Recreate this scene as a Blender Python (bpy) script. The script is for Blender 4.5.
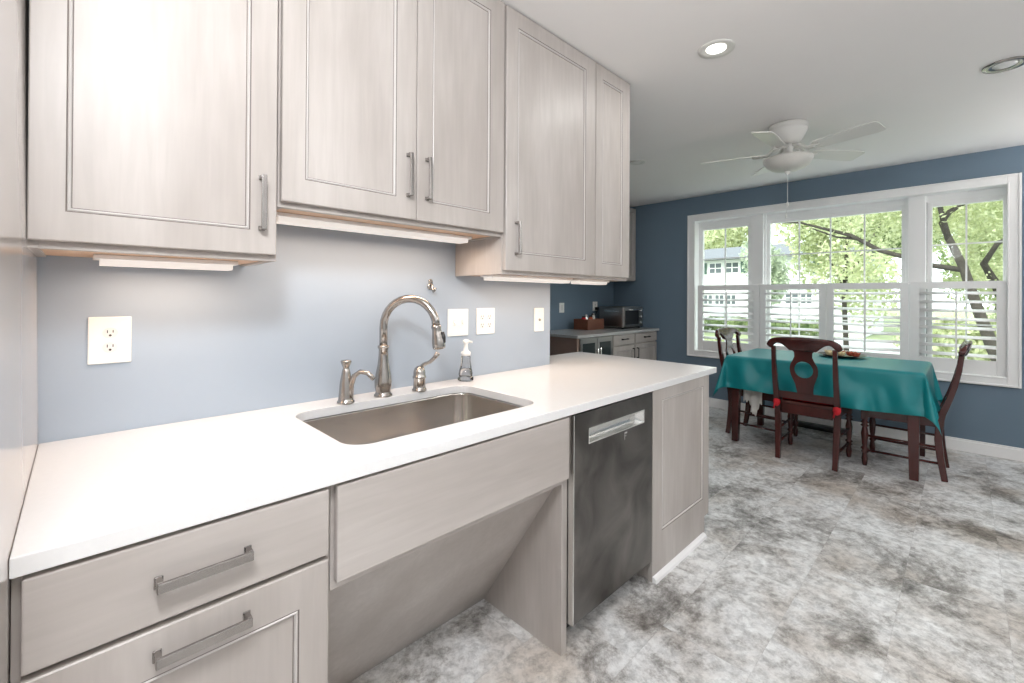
import bpy, bmesh, math, random
import numpy as np
from math import sin, cos, pi, radians
from mathutils import Matrix, Vector

for o in list(bpy.data.objects):
    bpy.data.objects.remove(o)
SC = bpy.context.scene
COL = SC.collection

# ------------------------------------------------------------ camera
cam_data = bpy.data.cameras.new('camera')
cam = bpy.data.objects.new('camera', cam_data)
COL.objects.link(cam)
SC.camera = cam
F_ = Vector((0.69945739, 0.71466297, 0.00402568))
R_ = Vector((0.71464208, -0.69946824, 0.00555619))
U_ = R_.cross(F_)
cam.matrix_world = Matrix(((R_.x, U_.x, -F_.x, 0.0665), (R_.y, U_.y, -F_.y, -1.6321),
                           (R_.z, U_.z, -F_.z, 1.2389), (0, 0, 0, 1)))
cam_data.sensor_width = 36.0
cam_data.lens = 443.82 / 1024 * 36
cam_data.shift_x = (512 - 511.05) / 1024
cam_data.shift_y = (295.58 - 341.5) / 1024
cam_data.clip_start = 0.01
cam_data.clip_end = 300

# ------------------------------------------------------------ world, sun, exposure
world = bpy.data.worlds.new('sky'); SC.world = world
world.use_nodes = True
wn = world.node_tree.nodes; wl = world.node_tree.links
wn.clear()
wo = wn.new('ShaderNodeOutputWorld'); wb = wn.new('ShaderNodeBackground')
wb.inputs['Color'].default_value = (0.86, 0.94, 1.0, 1)
wb.inputs['Strength'].default_value = 2.8
wl.new(wb.outputs[0], wo.inputs[0])
sun_d = bpy.data.lights.new('sun', 'SUN'); sun_d.energy = 3.0; sun_d.angle = radians(4)
sun_d.color = (1, 0.96, 0.88)
sun = bpy.data.objects.new('sun', sun_d); COL.objects.link(sun)
sun.rotation_euler = Vector((0.80, -0.12, -0.95)).to_track_quat('-Z', 'Y').to_euler()
SC.view_settings.view_transform = 'Standard'
SC.view_settings.look = 'None'
SC.view_settings.gamma = 1.0
SC.view_settings.use_curve_mapping = False
SC.view_settings.exposure = 0.32
SC.cycles.use_denoising = True
SC.cycles.max_bounces = 10
SC.cycles.diffuse_bounces = 5
SC.cycles.transparent_max_bounces = 12
SC.cycles.sample_clamp_indirect = 6.0
SC.cycles.caustics_reflective = False
SC.cycles.caustics_refractive = False

# key dimensions
H = 0.864          # worktop height
TH = 0.030
D = 0.686          # worktop depth
C = 2.436          # ceiling
XR = 5.274         # window wall
YB = 1.697         # back wall of the far kitchen
XW = 1.971         # end of the backsplash wall
XP = 2.567         # end of the peninsula worktop
LAMPS = []

def lamp(name, kind, loc, energy, size=0.1, color=(1, 1, 1), target=None, sizey=None, spread=None):
    d = bpy.data.lights.new(name, kind); d.energy = energy; d.color = color
    if kind == 'AREA':
        d.size = size
        d.shape = 'DISK'
        if sizey: d.shape = 'RECTANGLE'; d.size_y = sizey
        if spread: d.spread = radians(spread)
    else:
        d.shadow_soft_size = size
    o = bpy.data.objects.new(name, d); COL.objects.link(o); o.location = loc
    if target is not None:
        o.rotation_euler = (Vector(target) - Vector(loc)).to_track_quat('-Z', 'Y').to_euler()
    return o

# ------------------------------------------------------------ materials
def nt(name):
    m = bpy.data.materials.new(name); m.use_nodes = True
    n = m.node_tree.nodes; l = m.node_tree.links
    return m, n, l, n['Principled BSDF']

def simple(name, col, rough=0.5, metal=0.0, noise=0.0, scale=20, spec=0.5, coat=0.0, trans=0.0, ior=1.45, stretch=(1, 1, 1), bump=0.0):
    m, n, l, b = nt(name)
    b.inputs['Roughness'].default_value = rough
    b.inputs['Metallic'].default_value = metal
    b.inputs['Specular IOR Level'].default_value = spec
    b.inputs['Coat Weight'].default_value = coat
    b.inputs['Transmission Weight'].default_value = trans
    b.inputs['IOR'].default_value = ior
    tc = n.new('ShaderNodeTexCoord'); mp = n.new('ShaderNodeMapping')
    mp.inputs['Scale'].default_value = stretch
    l.new(tc.outputs['Object'], mp.inputs['Vector'])
    nz = n.new('ShaderNodeTexNoise'); nz.inputs['Scale'].default_value = scale
    nz.inputs['Detail'].default_value = 4
    l.new(mp.outputs[0], nz.inputs['Vector'])
    mx = n.new('ShaderNodeMix'); mx.data_type = 'RGBA'
    a = tuple(max(0, c * (1 - noise)) for c in col) + (1,)
    c2 = tuple(min(1, c * (1 + noise)) for c in col) + (1,)
    mx.inputs[6].default_value = a; mx.inputs[7].default_value = c2
    l.new(nz.outputs[0], mx.inputs[0]); l.new(mx.outputs[2], b.inputs['Base Color'])
    if bump:
        bp = n.new('ShaderNodeBump'); bp.inputs['Strength'].default_value = bump
        bp.inputs['Distance'].default_value = 0.01
        l.new(nz.outputs[0], bp.inputs['Height']); l.new(bp.outputs[0], b.inputs['Normal'])
    return m

def wood(name, c1, c2, c3, grain_axis='z', rough=0.42, fine=60, spec=0.5):
    m, n, l, b = nt(name)
    b.inputs['Roughness'].default_value = rough
    b.inputs['Specular IOR Level'].default_value = spec
    tc = n.new('ShaderNodeTexCoord'); mp = n.new('ShaderNodeMapping')
    s = {'x': (0.08, 1, 1), 'y': (1, 0.08, 1), 'z': (1, 1, 0.08)}[grain_axis]
    mp.inputs['Scale'].default_value = s
    l.new(tc.outputs['Object'], mp.inputs['Vector'])
    n1 = n.new('ShaderNodeTexNoise'); n1.inputs['Scale'].default_value = fine; n1.inputs['Detail'].default_value = 5
    n1.inputs['Distortion'].default_value = 0.4
    l.new(mp.outputs[0], n1.inputs['Vector'])
    n2 = n.new('ShaderNodeTexNoise'); n2.inputs['Scale'].default_value = 4.5; n2.inputs['Detail'].default_value = 3
    mp2 = n.new('ShaderNodeMapping'); s2 = {'x': (0.35, 1, 1), 'y': (1, 0.35, 1), 'z': (1, 1, 0.35)}[grain_axis]
    mp2.inputs['Scale'].default_value = s2
    l.new(tc.outputs['Object'], mp2.inputs['Vector']); l.new(mp2.outputs[0], n2.inputs['Vector'])
    r1 = n.new('ShaderNodeMapRange'); r1.inputs[1].default_value = 0.3; r1.inputs[2].default_value = 0.7
    l.new(n1.outputs[0], r1.inputs[0])
    r2 = n.new('ShaderNodeMapRange'); r2.inputs[1].default_value = 0.35; r2.inputs[2].default_value = 0.65
    l.new(n2.outputs[0], r2.inputs[0])
    mx = n.new('ShaderNodeMix'); mx.data_type = 'RGBA'
    mx.inputs[6].default_value = c1 + (1,); mx.inputs[7].default_value = c2 + (1,)
    l.new(r2.outputs[0], mx.inputs[0])
    ml = n.new('ShaderNodeMath'); ml.operation = 'MULTIPLY'; ml.inputs[1].default_value = 0.28
    l.new(r1.outputs[0], ml.inputs[0])
    mx2 = n.new('ShaderNodeMix'); mx2.data_type = 'RGBA'
    mx2.inputs[7].default_value = c3 + (1,)
    l.new(ml.outputs[0], mx2.inputs[0]); l.new(mx.outputs[2], mx2.inputs[6])
    l.new(mx2.outputs[2], b.inputs['Base Color'])
    return m

CW = ((0.53, 0.49, 0.46), (0.415, 0.375, 0.345), (0.32, 0.285, 0.26))
M = {}
M['cab'] = wood('washed_maple_upright', *CW, 'z')
M['cabx'] = wood('washed_maple_level', *CW, 'x')
M['caby'] = wood('washed_maple_depth', *CW, 'y')
M['glaze'] = simple('glaze_line', (0.17, 0.145, 0.13), 0.5)
M['bead'] = simple('bead_wood', (0.58, 0.55, 0.53), 0.38)
M['maple'] = wood('natural_maple', (0.72, 0.50, 0.34), (0.66, 0.43, 0.28), (0.6, 0.38, 0.24), 'y', 0.5)
M['brownpanel'] = wood('brown_panel', (0.30, 0.20, 0.155), (0.25, 0.165, 0.13), (0.2, 0.13, 0.1), 'y', 0.5)
M['satin'] = simple('satin_panel', (0.62, 0.57, 0.54), 0.13, noise=0.03, scale=3, spec=0.7)
M['quartz'] = simple('white_quartz', (0.79, 0.785, 0.78), 0.22, noise=0.025, scale=90)
M['quartz_gray'] = simple('grey_speckled_quartz', (0.46, 0.46, 0.45), 0.2, noise=0.15, scale=120)
M['splash'] = simple('pale_blue_paint', (0.375, 0.435, 0.505), 0.38, noise=0.02, scale=6)
M['blue'] = simple('slate_blue_paint', (0.15, 0.212, 0.275), 0.55, noise=0.03, scale=5)
M['ceil'] = simple('ceiling_paint', (0.87, 0.85, 0.84), 0.8, noise=0.01, scale=4)
M['room'] = simple('plain_wall_paint', (0.62, 0.63, 0.64), 0.7, noise=0.02)
M['white'] = simple('white_gloss_paint', (0.88, 0.875, 0.87), 0.3, noise=0.01)
M['plastic'] = simple('white_plastic', (0.86, 0.85, 0.82), 0.3)
M['plastic_shade'] = simple('socket_face_plastic', (0.74, 0.73, 0.71), 0.35)
M['black'] = simple('black_plastic', (0.02, 0.02, 0.022), 0.35)
M['dark'] = simple('dark_recess', (0.03, 0.028, 0.028), 0.6)
M['steel'] = simple('brushed_steel', (0.40, 0.385, 0.37), 0.28, 1.0, 0.10, 3, stretch=(1, 1, 30))
M['sinksteel'] = simple('sink_steel', (0.66, 0.63, 0.60), 0.2, 1.0, 0.14, 10, stretch=(1, 3, 3))
M['nickel'] = simple('brushed_nickel', (0.42, 0.395, 0.37), 0.2, 1.0, 0.05, 40)
M['nickel_dark'] = simple('pewter_pull', (0.36, 0.34, 0.325), 0.24, 1.0)
M['chrome'] = simple('bright_steel', (0.80, 0.80, 0.78), 0.2, 1.0, 0.03, 30)
M['cherry'] = wood('dark_cherry', (0.085, 0.016, 0.013), (0.045, 0.010, 0.009), (0.022, 0.007, 0.007), 'z', 0.2, 50, 0.6)
M['teal'] = simple('teal_cloth', (0.005, 0.205, 0.225), 0.42, noise=0.08, scale=180)
M['red'] = simple('red_cloth', (0.50, 0.012, 0.02), 0.8, noise=0.1, scale=60)
M['lace'] = simple('white_lace', (0.78, 0.76, 0.72), 0.9, noise=0.12, scale=160, bump=0.5)
M['wicker'] = wood('crate_wood', (0.20, 0.07, 0.035), (0.15, 0.05, 0.025), (0.09, 0.03, 0.016), 'x', 0.5)
M['cream'] = simple('cream_petal', (0.75, 0.62, 0.36), 0.7, noise=0.2)
M['rust'] = simple('rust_petal', (0.42, 0.09, 0.04), 0.6, noise=0.25)
M['fan'] = simple('fan_white', (0.74, 0.73, 0.70), 0.35, noise=0.01)
M['frost'] = simple('frosted_bowl', (0.62, 0.61, 0.57), 0.35, noise=0.12, scale=14)
M['siding'] = simple('white_siding', (0.80, 0.82, 0.82), 0.7, noise=0.03)
M['shingle'] = simple('grey_shingle', (0.15, 0.16, 0.175), 0.9, noise=0.15, scale=3)
M['hwindow'] = simple('house_window', (0.10, 0.12, 0.13), 0.15)
M['hshutter'] = simple('house_shutter', (0.07, 0.12, 0.10), 0.6)
M['asphalt'] = simple('pale_road', (0.55, 0.56, 0.56), 0.9, noise=0.05, scale=1)
M['bark'] = simple('bark', (0.06, 0.052, 0.042), 0.95, noise=0.6, scale=14)

def metal_dish():
    # dark stainless with smudges; soft cloudy reflections are painted into the colour
    m, n, l, b = nt('dark_stainless')
    b.inputs['Metallic'].default_value = 1.0
    tc = n.new('ShaderNodeTexCoord')
    n1 = n.new('ShaderNodeTexNoise'); n1.inputs['Scale'].default_value = 4.2; n1.inputs['Detail'].default_value = 5
    n1.inputs['Distortion'].default_value = 0.8
    l.new(tc.outputs['Object'], n1.inputs['Vector'])
    cr = n.new('ShaderNodeValToRGB')
    cr.color_ramp.elements[0].position = 0.36; cr.color_ramp.elements[0].color = (0.11, 0.104, 0.098, 1)
    cr.color_ramp.elements[1].position = 0.70; cr.color_ramp.elements[1].color = (0.25, 0.235, 0.22, 1)
    l.new(n1.outputs[0], cr.inputs[0]); l.new(cr.outputs[0], b.inputs['Base Color'])
    rr = n.new('ShaderNodeMapRange'); rr.inputs[3].default_value = 0.28; rr.inputs[4].default_value = 0.42
    l.new(n1.outputs[0], rr.inputs[0]); l.new(rr.outputs[0], b.inputs['Roughness'])
    return m
M['dish'] = metal_dish()

def emis(name, col, s):
    m, n, l, b = nt(name)
    b.inputs['Base Color'].default_value = (0.8, 0.8, 0.8, 1)
    b.inputs['Emission Color'].default_value = col + (1,)
    b.inputs['Emission Strength'].default_value = s
    return m
M['lit'] = emis('lit_lens', (1, 0.97, 0.9), 4.0)
M['undercab'] = emis('lit_tube', (1, 0.90, 0.80), 0.32)

def glass(name, tint=(1, 1, 1), gloss=0.12):
    m = bpy.data.materials.new(name); m.use_nodes = True
    n = m.node_tree.nodes; l = m.node_tree.links; n.clear()
    o = n.new('ShaderNodeOutputMaterial'); t = n.new('ShaderNodeBsdfTransparent'); g = n.new('ShaderNodeBsdfGlossy')
    t.inputs[0].default_value = tint + (1,); g.inputs['Roughness'].default_value = 0.02
    fr = n.new('ShaderNodeFresnel'); fr.inputs[0].default_value = 1.4
    mu = n.new('ShaderNodeMath'); mu.operation = 'MULTIPLY'; mu.inputs[1].default_value = gloss * 8
    l.new(fr.outputs[0], mu.inputs[0])
    mx = n.new('ShaderNodeMixShader'); l.new(mu.outputs[0], mx.inputs[0])
    l.new(t.outputs[0], mx.inputs[1]); l.new(g.outputs[0], mx.inputs[2]); l.new(mx.outputs[0], o.inputs[0])
    return m
M['pane'] = glass('window_glass', (0.97, 0.99, 0.97), 0.008)
M['bottle'] = glass('clear_bottle', (0.95, 0.95, 0.95), 0.15)
M['cooler_glass'] = simple('cooler_glass', (0.035, 0.045, 0.045), 0.06, noise=0.3, scale=6)

def leafmat(name, c1, c2, trans=0.45):
    m = bpy.data.materials.new(name); m.use_nodes = True
    n = m.node_tree.nodes; l = m.node_tree.links; n.clear()
    o = n.new('ShaderNodeOutputMaterial')
    d = n.new('ShaderNodeBsdfDiffuse'); t = n.new('ShaderNodeBsdfTranslucent')
    tc = n.new('ShaderNodeTexCoord'); nz = n.new('ShaderNodeTexNoise'); nz.inputs['Scale'].default_value = 2.2
    nz.inputs['Detail'].default_value = 6
    l.new(tc.outputs['Object'], nz.inputs['Vector'])
    r = n.new('ShaderNodeMapRange'); r.inputs[1].default_value = 0.35; r.inputs[2].default_value = 0.65
    l.new(nz.outputs[0], r.inputs[0])
    mx = n.new('ShaderNodeMix'); mx.data_type = 'RGBA'; mx.inputs[6].default_value = c1 + (1,); mx.inputs[7].default_value = c2 + (1,)
    l.new(r.outputs[0], mx.inputs[0]); l.new(mx.outputs[2], d.inputs[0]); l.new(mx.outputs[2], t.inputs[0])
    ms = n.new('ShaderNodeMixShader'); ms.inputs[0].default_value = trans
    l.new(d.outputs[0], ms.inputs[1]); l.new(t.outputs[0], ms.inputs[2]); l.new(ms.outputs[0], o.inputs[0])
    return m
M['leaf'] = leafmat('maple_leaf', (0.36, 0.41, 0.22), (0.76, 0.78, 0.54))
M['leaf2'] = leafmat('darker_leaf', (0.15, 0.22, 0.10), (0.48, 0.55, 0.30))
M['leaf3'] = leafmat('grey_green_leaf', (0.34, 0.40, 0.32), (0.66, 0.72, 0.56))
M['grass'] = simple('lawn_grass', (0.25, 0.29, 0.16), 0.9, noise=0.35, scale=3)

def floor_mat():
    m, n, l, b = nt('stone_look_tile')
    def math_(op, a, bv=None):
        k = n.new('ShaderNodeMath'); k.operation = op
        for i, v in enumerate((a, bv)):
            if v is None: continue
            if isinstance(v, (int, float)): k.inputs[i].default_value = v
            else: l.new(v, k.inputs[i])
        return k.outputs[0]
    tc = n.new('ShaderNodeTexCoord'); sp = n.new('ShaderNodeSeparateXYZ'); l.new(tc.outputs['Object'], sp.inputs[0])
    X, Y = sp.outputs[0], sp.outputs[1]
    v = math_('DIVIDE', math_('ADD', Y, 0.53), 0.305)
    row = math_('FLOOR', v)
    u = math_('ADD', math_('DIVIDE', X, 0.61), math_('MULTIPLY', row, 0.36))
    colm = math_('FLOOR', u)
    cb = n.new('ShaderNodeCombineXYZ'); l.new(row, cb.inputs[0]); l.new(colm, cb.inputs[1])
    wn_ = n.new('ShaderNodeTexWhiteNoise'); wn_.noise_dimensions = '3D'; l.new(cb.outputs[0], wn_.inputs['Vector'])
    sc = n.new('ShaderNodeVectorMath'); sc.operation = 'SCALE'; sc.inputs['Scale'].default_value = 0.16
    l.new(wn_.outputs['Color'], sc.inputs[0])
    mp = n.new('ShaderNodeMapping'); mp.inputs['Scale'].default_value = (1.0, 1.0, 1); mp.inputs['Rotation'].default_value = (0, 0, 0.30)
    l.new(tc.outputs['Object'], mp.inputs['Vector'])
    ad = n.new('ShaderNodeVectorMath'); ad.operation = 'ADD'
    l.new(mp.outputs[0], ad.inputs[0]); l.new(sc.outputs[0], ad.inputs[1])
    n1 = n.new('ShaderNodeTexNoise'); n1.inputs['Scale'].default_value = 2.4; n1.inputs['Detail'].default_value = 12
    n1.inputs['Roughness'].default_value = 0.80; n1.inputs['Distortion'].default_value = 0.25
    l.new(ad.outputs[0], n1.inputs['Vector'])
    n2 = n.new('ShaderNodeTexNoise'); n2.inputs['Scale'].default_value = 2.2; n2.inputs['Detail'].default_value = 6
    l.new(ad.outputs[0], n2.inputs['Vector'])
    n3 = n.new('ShaderNodeTexNoise'); n3.inputs['Scale'].default_value = 26; n3.inputs['Detail'].default_value = 12; n3.inputs['Distortion'].default_value = 0.3
    n3.inputs['Roughness'].default_value = 0.75
    l.new(ad.outputs[0], n3.inputs['Vector'])
    cr = n.new('ShaderNodeValToRGB'); e = cr.color_ramp.elements
    e[0].position = 0.36; e[0].color = (0.13, 0.12, 0.11, 1)
    e[1].position = 0.60; e[1].color = (0.80, 0.81, 0.81, 1)
    for p, c in ((0.435, (0.36, 0.345, 0.33, 1)), (0.495, (0.64, 0.635, 0.625, 1))):
        x = cr.color_ramp.elements.new(p); x.color = c
    l.new(n1.outputs[0], cr.inputs[0])
    # brown veils
    mr = n.new('ShaderNodeMapRange'); mr.inputs[1].default_value = 0.48; mr.inputs[2].default_value = 0.66; mr.inputs[4].default_value = 0.7
    l.new(n2.outputs[0], mr.inputs[0])
    mx = n.new('ShaderNodeMix'); mx.data_type = 'RGBA'; mx.blend_type = 'MULTIPLY'
    mx.inputs[7].default_value = (0.60, 0.50, 0.41, 1)
    l.new(mr.outputs[0], mx.inputs[0]); l.new(cr.outputs[0], mx.inputs[6])
    # fine grain
    mr3 = n.new('ShaderNodeMapRange'); mr3.inputs[1].default_value = 0.36; mr3.inputs[2].default_value = 0.56
    mr3.inputs[3].default_value = 0.62; mr3.inputs[4].default_value = 1.10
    l.new(n3.outputs[0], mr3.inputs[0])
    mx3 = n.new('ShaderNodeMix'); mx3.data_type = 'RGBA'; mx3.blend_type = 'MULTIPLY'; mx3.inputs[0].default_value = 1
    l.new(mx.outputs[2], mx3.inputs[6]); l.new(mr3.outputs[0], mx3.inputs[7])
    # joints
    fv = math_('FRACT', v); fu = math_('FRACT', u)
    jv = math_('LESS_THAN', fv, 0.006); ju = math_('LESS_THAN', fu, 0.003)
    j = math_('MAXIMUM', jv, ju)
    mj = n.new('ShaderNodeMix'); mj.data_type = 'RGBA'; mj.blend_type = 'MULTIPLY'
    mj.inputs[7].default_value = (0.84, 0.84, 0.84, 1)
    l.new(j, mj.inputs[0]); l.new(mx3.outputs[2], mj.inputs[6])
    l.new(mj.outputs[2], b.inputs['Base Color'])
    b.inputs['Roughness'].default_value = 0.42
    return m
M['floor'] = floor_mat()

# ------------------------------------------------------------ mesh builder
ORG = {}
class MB:
    def __init__(s):
        s.v = []; s.f = []; s.m = []; s.sm = []
    def add(s, vs, fs, mi=0, smooth=False):
        b = len(s.v); s.v += [tuple(p) for p in vs]
        for f in fs:
            s.f.append([b + i for i in f]); s.m.append(mi); s.sm.append(smooth)
        return s
    def box(s, x0, x1, y0, y1, z0, z1, mi=0):
        x0, x1 = min(x0, x1), max(x0, x1); y0, y1 = min(y0, y1), max(y0, y1); z0, z1 = min(z0, z1), max(z0, z1)
        vs = [(x0, y0, z0), (x1, y0, z0), (x1, y1, z0), (x0, y1, z0), (x0, y0, z1), (x1, y0, z1), (x1, y1, z1), (x0, y1, z1)]
        return s.add(vs, [(0, 3, 2, 1), (4, 5, 6, 7), (0, 1, 5, 4), (1, 2, 6, 5), (2, 3, 7, 6), (3, 0, 4, 7)], mi)
    def hexa(s, vs, mi=0):
        return s.add(vs, [(0, 3, 2, 1), (4, 5, 6, 7), (0, 1, 5, 4), (1, 2, 6, 5), (2, 3, 7, 6), (3, 0, 4, 7)], mi)
    def prism(s, poly, axis, lo, hi, mi=0, smooth=False):
        def P(a, b, t):
            return {'x': (t, a, b), 'y': (a, t, b), 'z': (a, b, t)}[axis]
        n = len(poly)
        vs = [P(a, b, lo) for a, b in poly] + [P(a, b, hi) for a, b in poly]
        s.add(vs, [tuple(range(n - 1, -1, -1)), tuple(range(n, 2 * n))], mi)
        b = len(s.v) - 2 * n
        for i in range(n):
            j = (i + 1) % n
            s.f.append([b + i, b + j, b + n + j, b + n + i]); s.m.append(mi); s.sm.append(smooth)
        return s
    def lathe(s, prof, c=(0, 0, 0), n=20, mi=0, axis='z', smooth=True, frac=None):
        vs = []; fs = []
        for r, h in prof:
            for k in range(n):
                a = 2 * pi * k / n
                p = (r * cos(a), r * sin(a), h)
                if axis == 'y': p = (p[0], p[2], p[1])
                if axis == 'x': p = (p[2], p[0], p[1])
                vs.append((c[0] + p[0], c[1] + p[1], c[2] + p[2]))
        for i in range(len(prof) - 1):
            for k in range(n):
                k2 = (k + 1) % n
                fs.append((i * n + k, i * n + k2, (i + 1) * n + k2, (i + 1) * n + k))
        s.add(vs, fs, mi, smooth)
        b = len(s.v) - len(vs)
        s.f.append([b + k for k in range(n - 1, -1, -1)]); s.m.append(mi); s.sm.append(False)
        s.f.append([b + (len(prof) - 1) * n + k for k in range(n)]); s.m.append(mi); s.sm.append(False)
        return s
    def tube(s, pts, rad, n=10, mi=0, flat=1.0, smooth=True, square=False, up=(0, 0, 1)):
        pts = [Vector(p) for p in pts]
        if isinstance(rad, (int, float)): rad = [rad] * len(pts)
        rings = []
        for i, p in enumerate(pts):
            t = (pts[min(i + 1, len(pts) - 1)] - pts[max(i - 1, 0)]).normalized()
            ref = Vector(up)
            if abs(t.dot(ref)) > 0.97: ref = Vector((0, 1, 0)) if abs(t.y) < 0.9 else Vector((1, 0, 0))
            a = t.cross(ref).normalized()
            if rings and a.dot(pa) < 0: a = -a
            pa = a
            b = a.cross(t).normalized()
            ring = []
            for k in range(n):
                th = 2 * pi * k / n + (pi / 4 if square else 0)
                ring.append(p + a * (rad[i] * cos(th)) + b * (rad[i] * flat * sin(th)))
            rings.append(ring)
        vs = [q for r in rings for q in r]; fs = []
        for i in range(len(rings) - 1):
            for k in range(n):
                k2 = (k + 1) % n
                fs.append((i * n + k, i * n + k2, (i + 1) * n + k2, (i + 1) * n + k))
        s.add(vs, fs, mi, smooth and not square)
        b = len(s.v) - len(vs)
        s.f.append([b + k for k in range(n - 1, -1, -1)]); s.m.append(mi); s.sm.append(False)
        s.f.append([b + (len(rings) - 1) * n + k for k in range(n)]); s.m.append(mi); s.sm.append(False)
        return s
    def build(s, name, mat, parent=None, bevel=0.0, seg=2, local=False, fix=True, origin=None):
        mats = mat if isinstance(mat, (list, tuple)) else [mat]
        me = bpy.data.meshes.new(name)
        if parent is not None: org = Vector((0, 0, 0)) if local else Vector(ORG[parent])
        elif origin is not None: org = Vector(origin)
        else:
            a = np.array(s.v); lo = a.min(0); hi = a.max(0)
            org = Vector(((lo[0] + hi[0]) / 2, (lo[1] + hi[1]) / 2, lo[2]))
        me.from_pydata([tuple(Vector(p) - org) for p in s.v], [], s.f)
        for mt in mats: me.materials.append(M[mt] if isinstance(mt, str) else mt)
        me.polygons.foreach_set('material_index', s.m)
        me.polygons.foreach_set('use_smooth', s.sm)
        me.update()
        if fix:
            bm = bmesh.new(); bm.from_mesh(me)
            bmesh.ops.recalc_face_normals(bm, faces=bm.faces); bm.to_mesh(me); bm.free()
        o = bpy.data.objects.new(name, me); COL.objects.link(o)
        if parent is not None:
            o.parent = parent; ORG[o] = tuple(org) if not local else (0, 0, 0)
            if local: ORG[o] = ORG[parent]
        else:
            o.location = org; ORG[o] = tuple(org)
        if bevel:
            bv = o.modifiers.new('bevel', 'BEVEL'); bv.width = bevel; bv.segments = seg; bv.limit_method = 'ANGLE'
            bv.angle_limit = radians(40); bv.harden_normals = False
        return o

def tag(o, label=None, cat=None, group=None, kind=None):
    if label: o['label'] = label
    if cat: o['category'] = cat
    if group: o['group'] = group
    if kind: o['kind'] = kind
    return o
def thing(name, label, cat, loc, group=None, kind=None, rz=0):
    o = bpy.data.objects.new(name, None); COL.objects.link(o)
    o.location = loc; o.rotation_euler = (0, 0, rz); o.empty_display_size = 0.1
    ORG[o] = tuple(loc)
    return tag(o, label, cat, group, kind)
def box(name, mat, dims, parent=None, bevel=0.0, **k):
    return MB().box(*dims).build(name, mat, parent, bevel, **k)
def struct(name, mat, mb, parent=None, bevel=0.0):
    o = mb.build(name, mat, parent, bevel)
    if parent is None: o['kind'] = 'structure'
    return o
def children(o):
    return [c for c in COL.objects if c.parent == o]
def copy_tree(o, parent=None):
    c = o.copy(); COL.objects.link(c)
    if parent is not None: c.parent = parent
    for ch in children(o): copy_tree(ch, c)
    return c

# ------------------------------------------------------------ the room
struct('floor', 'floor', MB().box(-3.0, XR, -3.4, YB, -0.1, 0.0))
COL.objects['floor'].data.transform(Matrix.Translation(COL.objects['floor'].location)); COL.objects['floor'].location = (0, 0, 0)
struct('ceiling', 'ceil', MB().box(-3.0, XR + 0.12, -3.4, YB + 0.12, C, C + 0.1))
struct('wall_backsplash', 'splash', MB().box(-1.0, XW, 0.0, 0.12, 0, C))
struct('wall_back', 'blue', MB().box(-1.0, XR + 0.12, YB, YB + 0.12, 0, C))
struct('wall_front', 'room', MB().box(-3.0, XR + 0.12, -3.52, -3.4, 0, C))
struct('wall_left', 'room', MB().box(-3.12, -3.0, -3.52, 0.12, 0, C).box(-1.1, -1.0, 0.0, YB + 0.12, 0, C))
WY0, WY1 = -1.885, 0.60      # window opening in y
WZ0, WZ1 = 0.60, 2.15
wm = MB()
wm.box(XR, XR + 0.14, -3.52, WY0, 0, C).box(XR, XR + 0.14, WY1, YB + 0.12, 0, C)
wm.box(XR, XR + 0.14, WY0, WY1, 0, WZ0).box(XR, XR + 0.14, WY0, WY1, WZ1, C)
struct('wall_right', 'blue', wm)
struct('baseboard_right', 'white', MB().box(XR - 0.016, XR, -3.39, 1.03, 0, 0.085).box(XR - 0.009, XR, -3.39, 1.03, 0.085, 0.10), bevel=0.002)

# window casing (picture-frame trim) and deep boxed recess
DEP = 0.20
tr = MB()
def frame_yz(mb, x0, x1, y0, y1, z0, z1, w, mi=0, wb=None):
    wb = w if wb is None else wb
    mb.box(x0, x1, y0, y0 + w, z0, z1, mi).box(x0, x1, y1 - w, y1, z0, z1, mi)
    mb.box(x0, x1, y0 + w, y1 - w, z1 - w, z1, mi).box(x0, x1, y0 + w, y1 - w, z0, z0 + wb, mi)
frame_yz(tr, XR - 0.016, XR, WY0 - 0.055, WY1 + 0.075, WZ0 - 0.04, WZ1 + 0.072, 0.075)
frame_yz(tr, XR - 0.024, XR, WY0 - 0.055, WY1 + 0.075, WZ0 - 0.04, WZ1 + 0.072, 0.016)
frame_yz(tr, XR - 0.020, XR + 0.004, WY0 + 0.008, WY1 - 0.0, WZ0 + 0.02, WZ1 + 0.008, 0.012)
struct('trim_1', 'white', tr, bevel=0.003)
jb = MB()
jb.box(XR, XR + DEP, WY0 - 0.02, WY0 + 0.004, WZ0, WZ1)
jb.box(XR, XR + DEP, WY1 - 0.004, WY1 + 0.02, WZ0, WZ1)
jb.box(XR, XR + DEP, WY0, WY1, WZ1 - 0.004, WZ1 + 0.05)
jb.box(XR, XR + DEP, WY0, WY1, WZ0 - 0.05, WZ0 + 0.03)
# mullion posts between the three windows
jb.box(XR + 0.05, XR + DEP, -0.12, -0.005, WZ0, WZ1).box(XR + 0.09, XR + DEP, -0.135, 0.03, WZ0, WZ1)
jb.box(XR + 0.05, XR + DEP, -1.395, -1.285, WZ0, WZ1).box(XR + 0.09, XR + DEP, -1.40, -1.262, WZ0, WZ1)
# head boards
jb.box(XR + 0.12, XR + DEP, WY0, WY1, 2.09, WZ1)
# outside closure of the box bay
jb.box(XR + 0.14, XR + DEP, WY0 - 0.06, WY0, WZ0 - 0.05, WZ1 + 0.05).box(XR + 0.14, XR + DEP, WY1, WY1 + 0.06, WZ0 - 0.05, WZ1 + 0.05)
struct('trim_2', 'white', jb, bevel=0.002)

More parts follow.
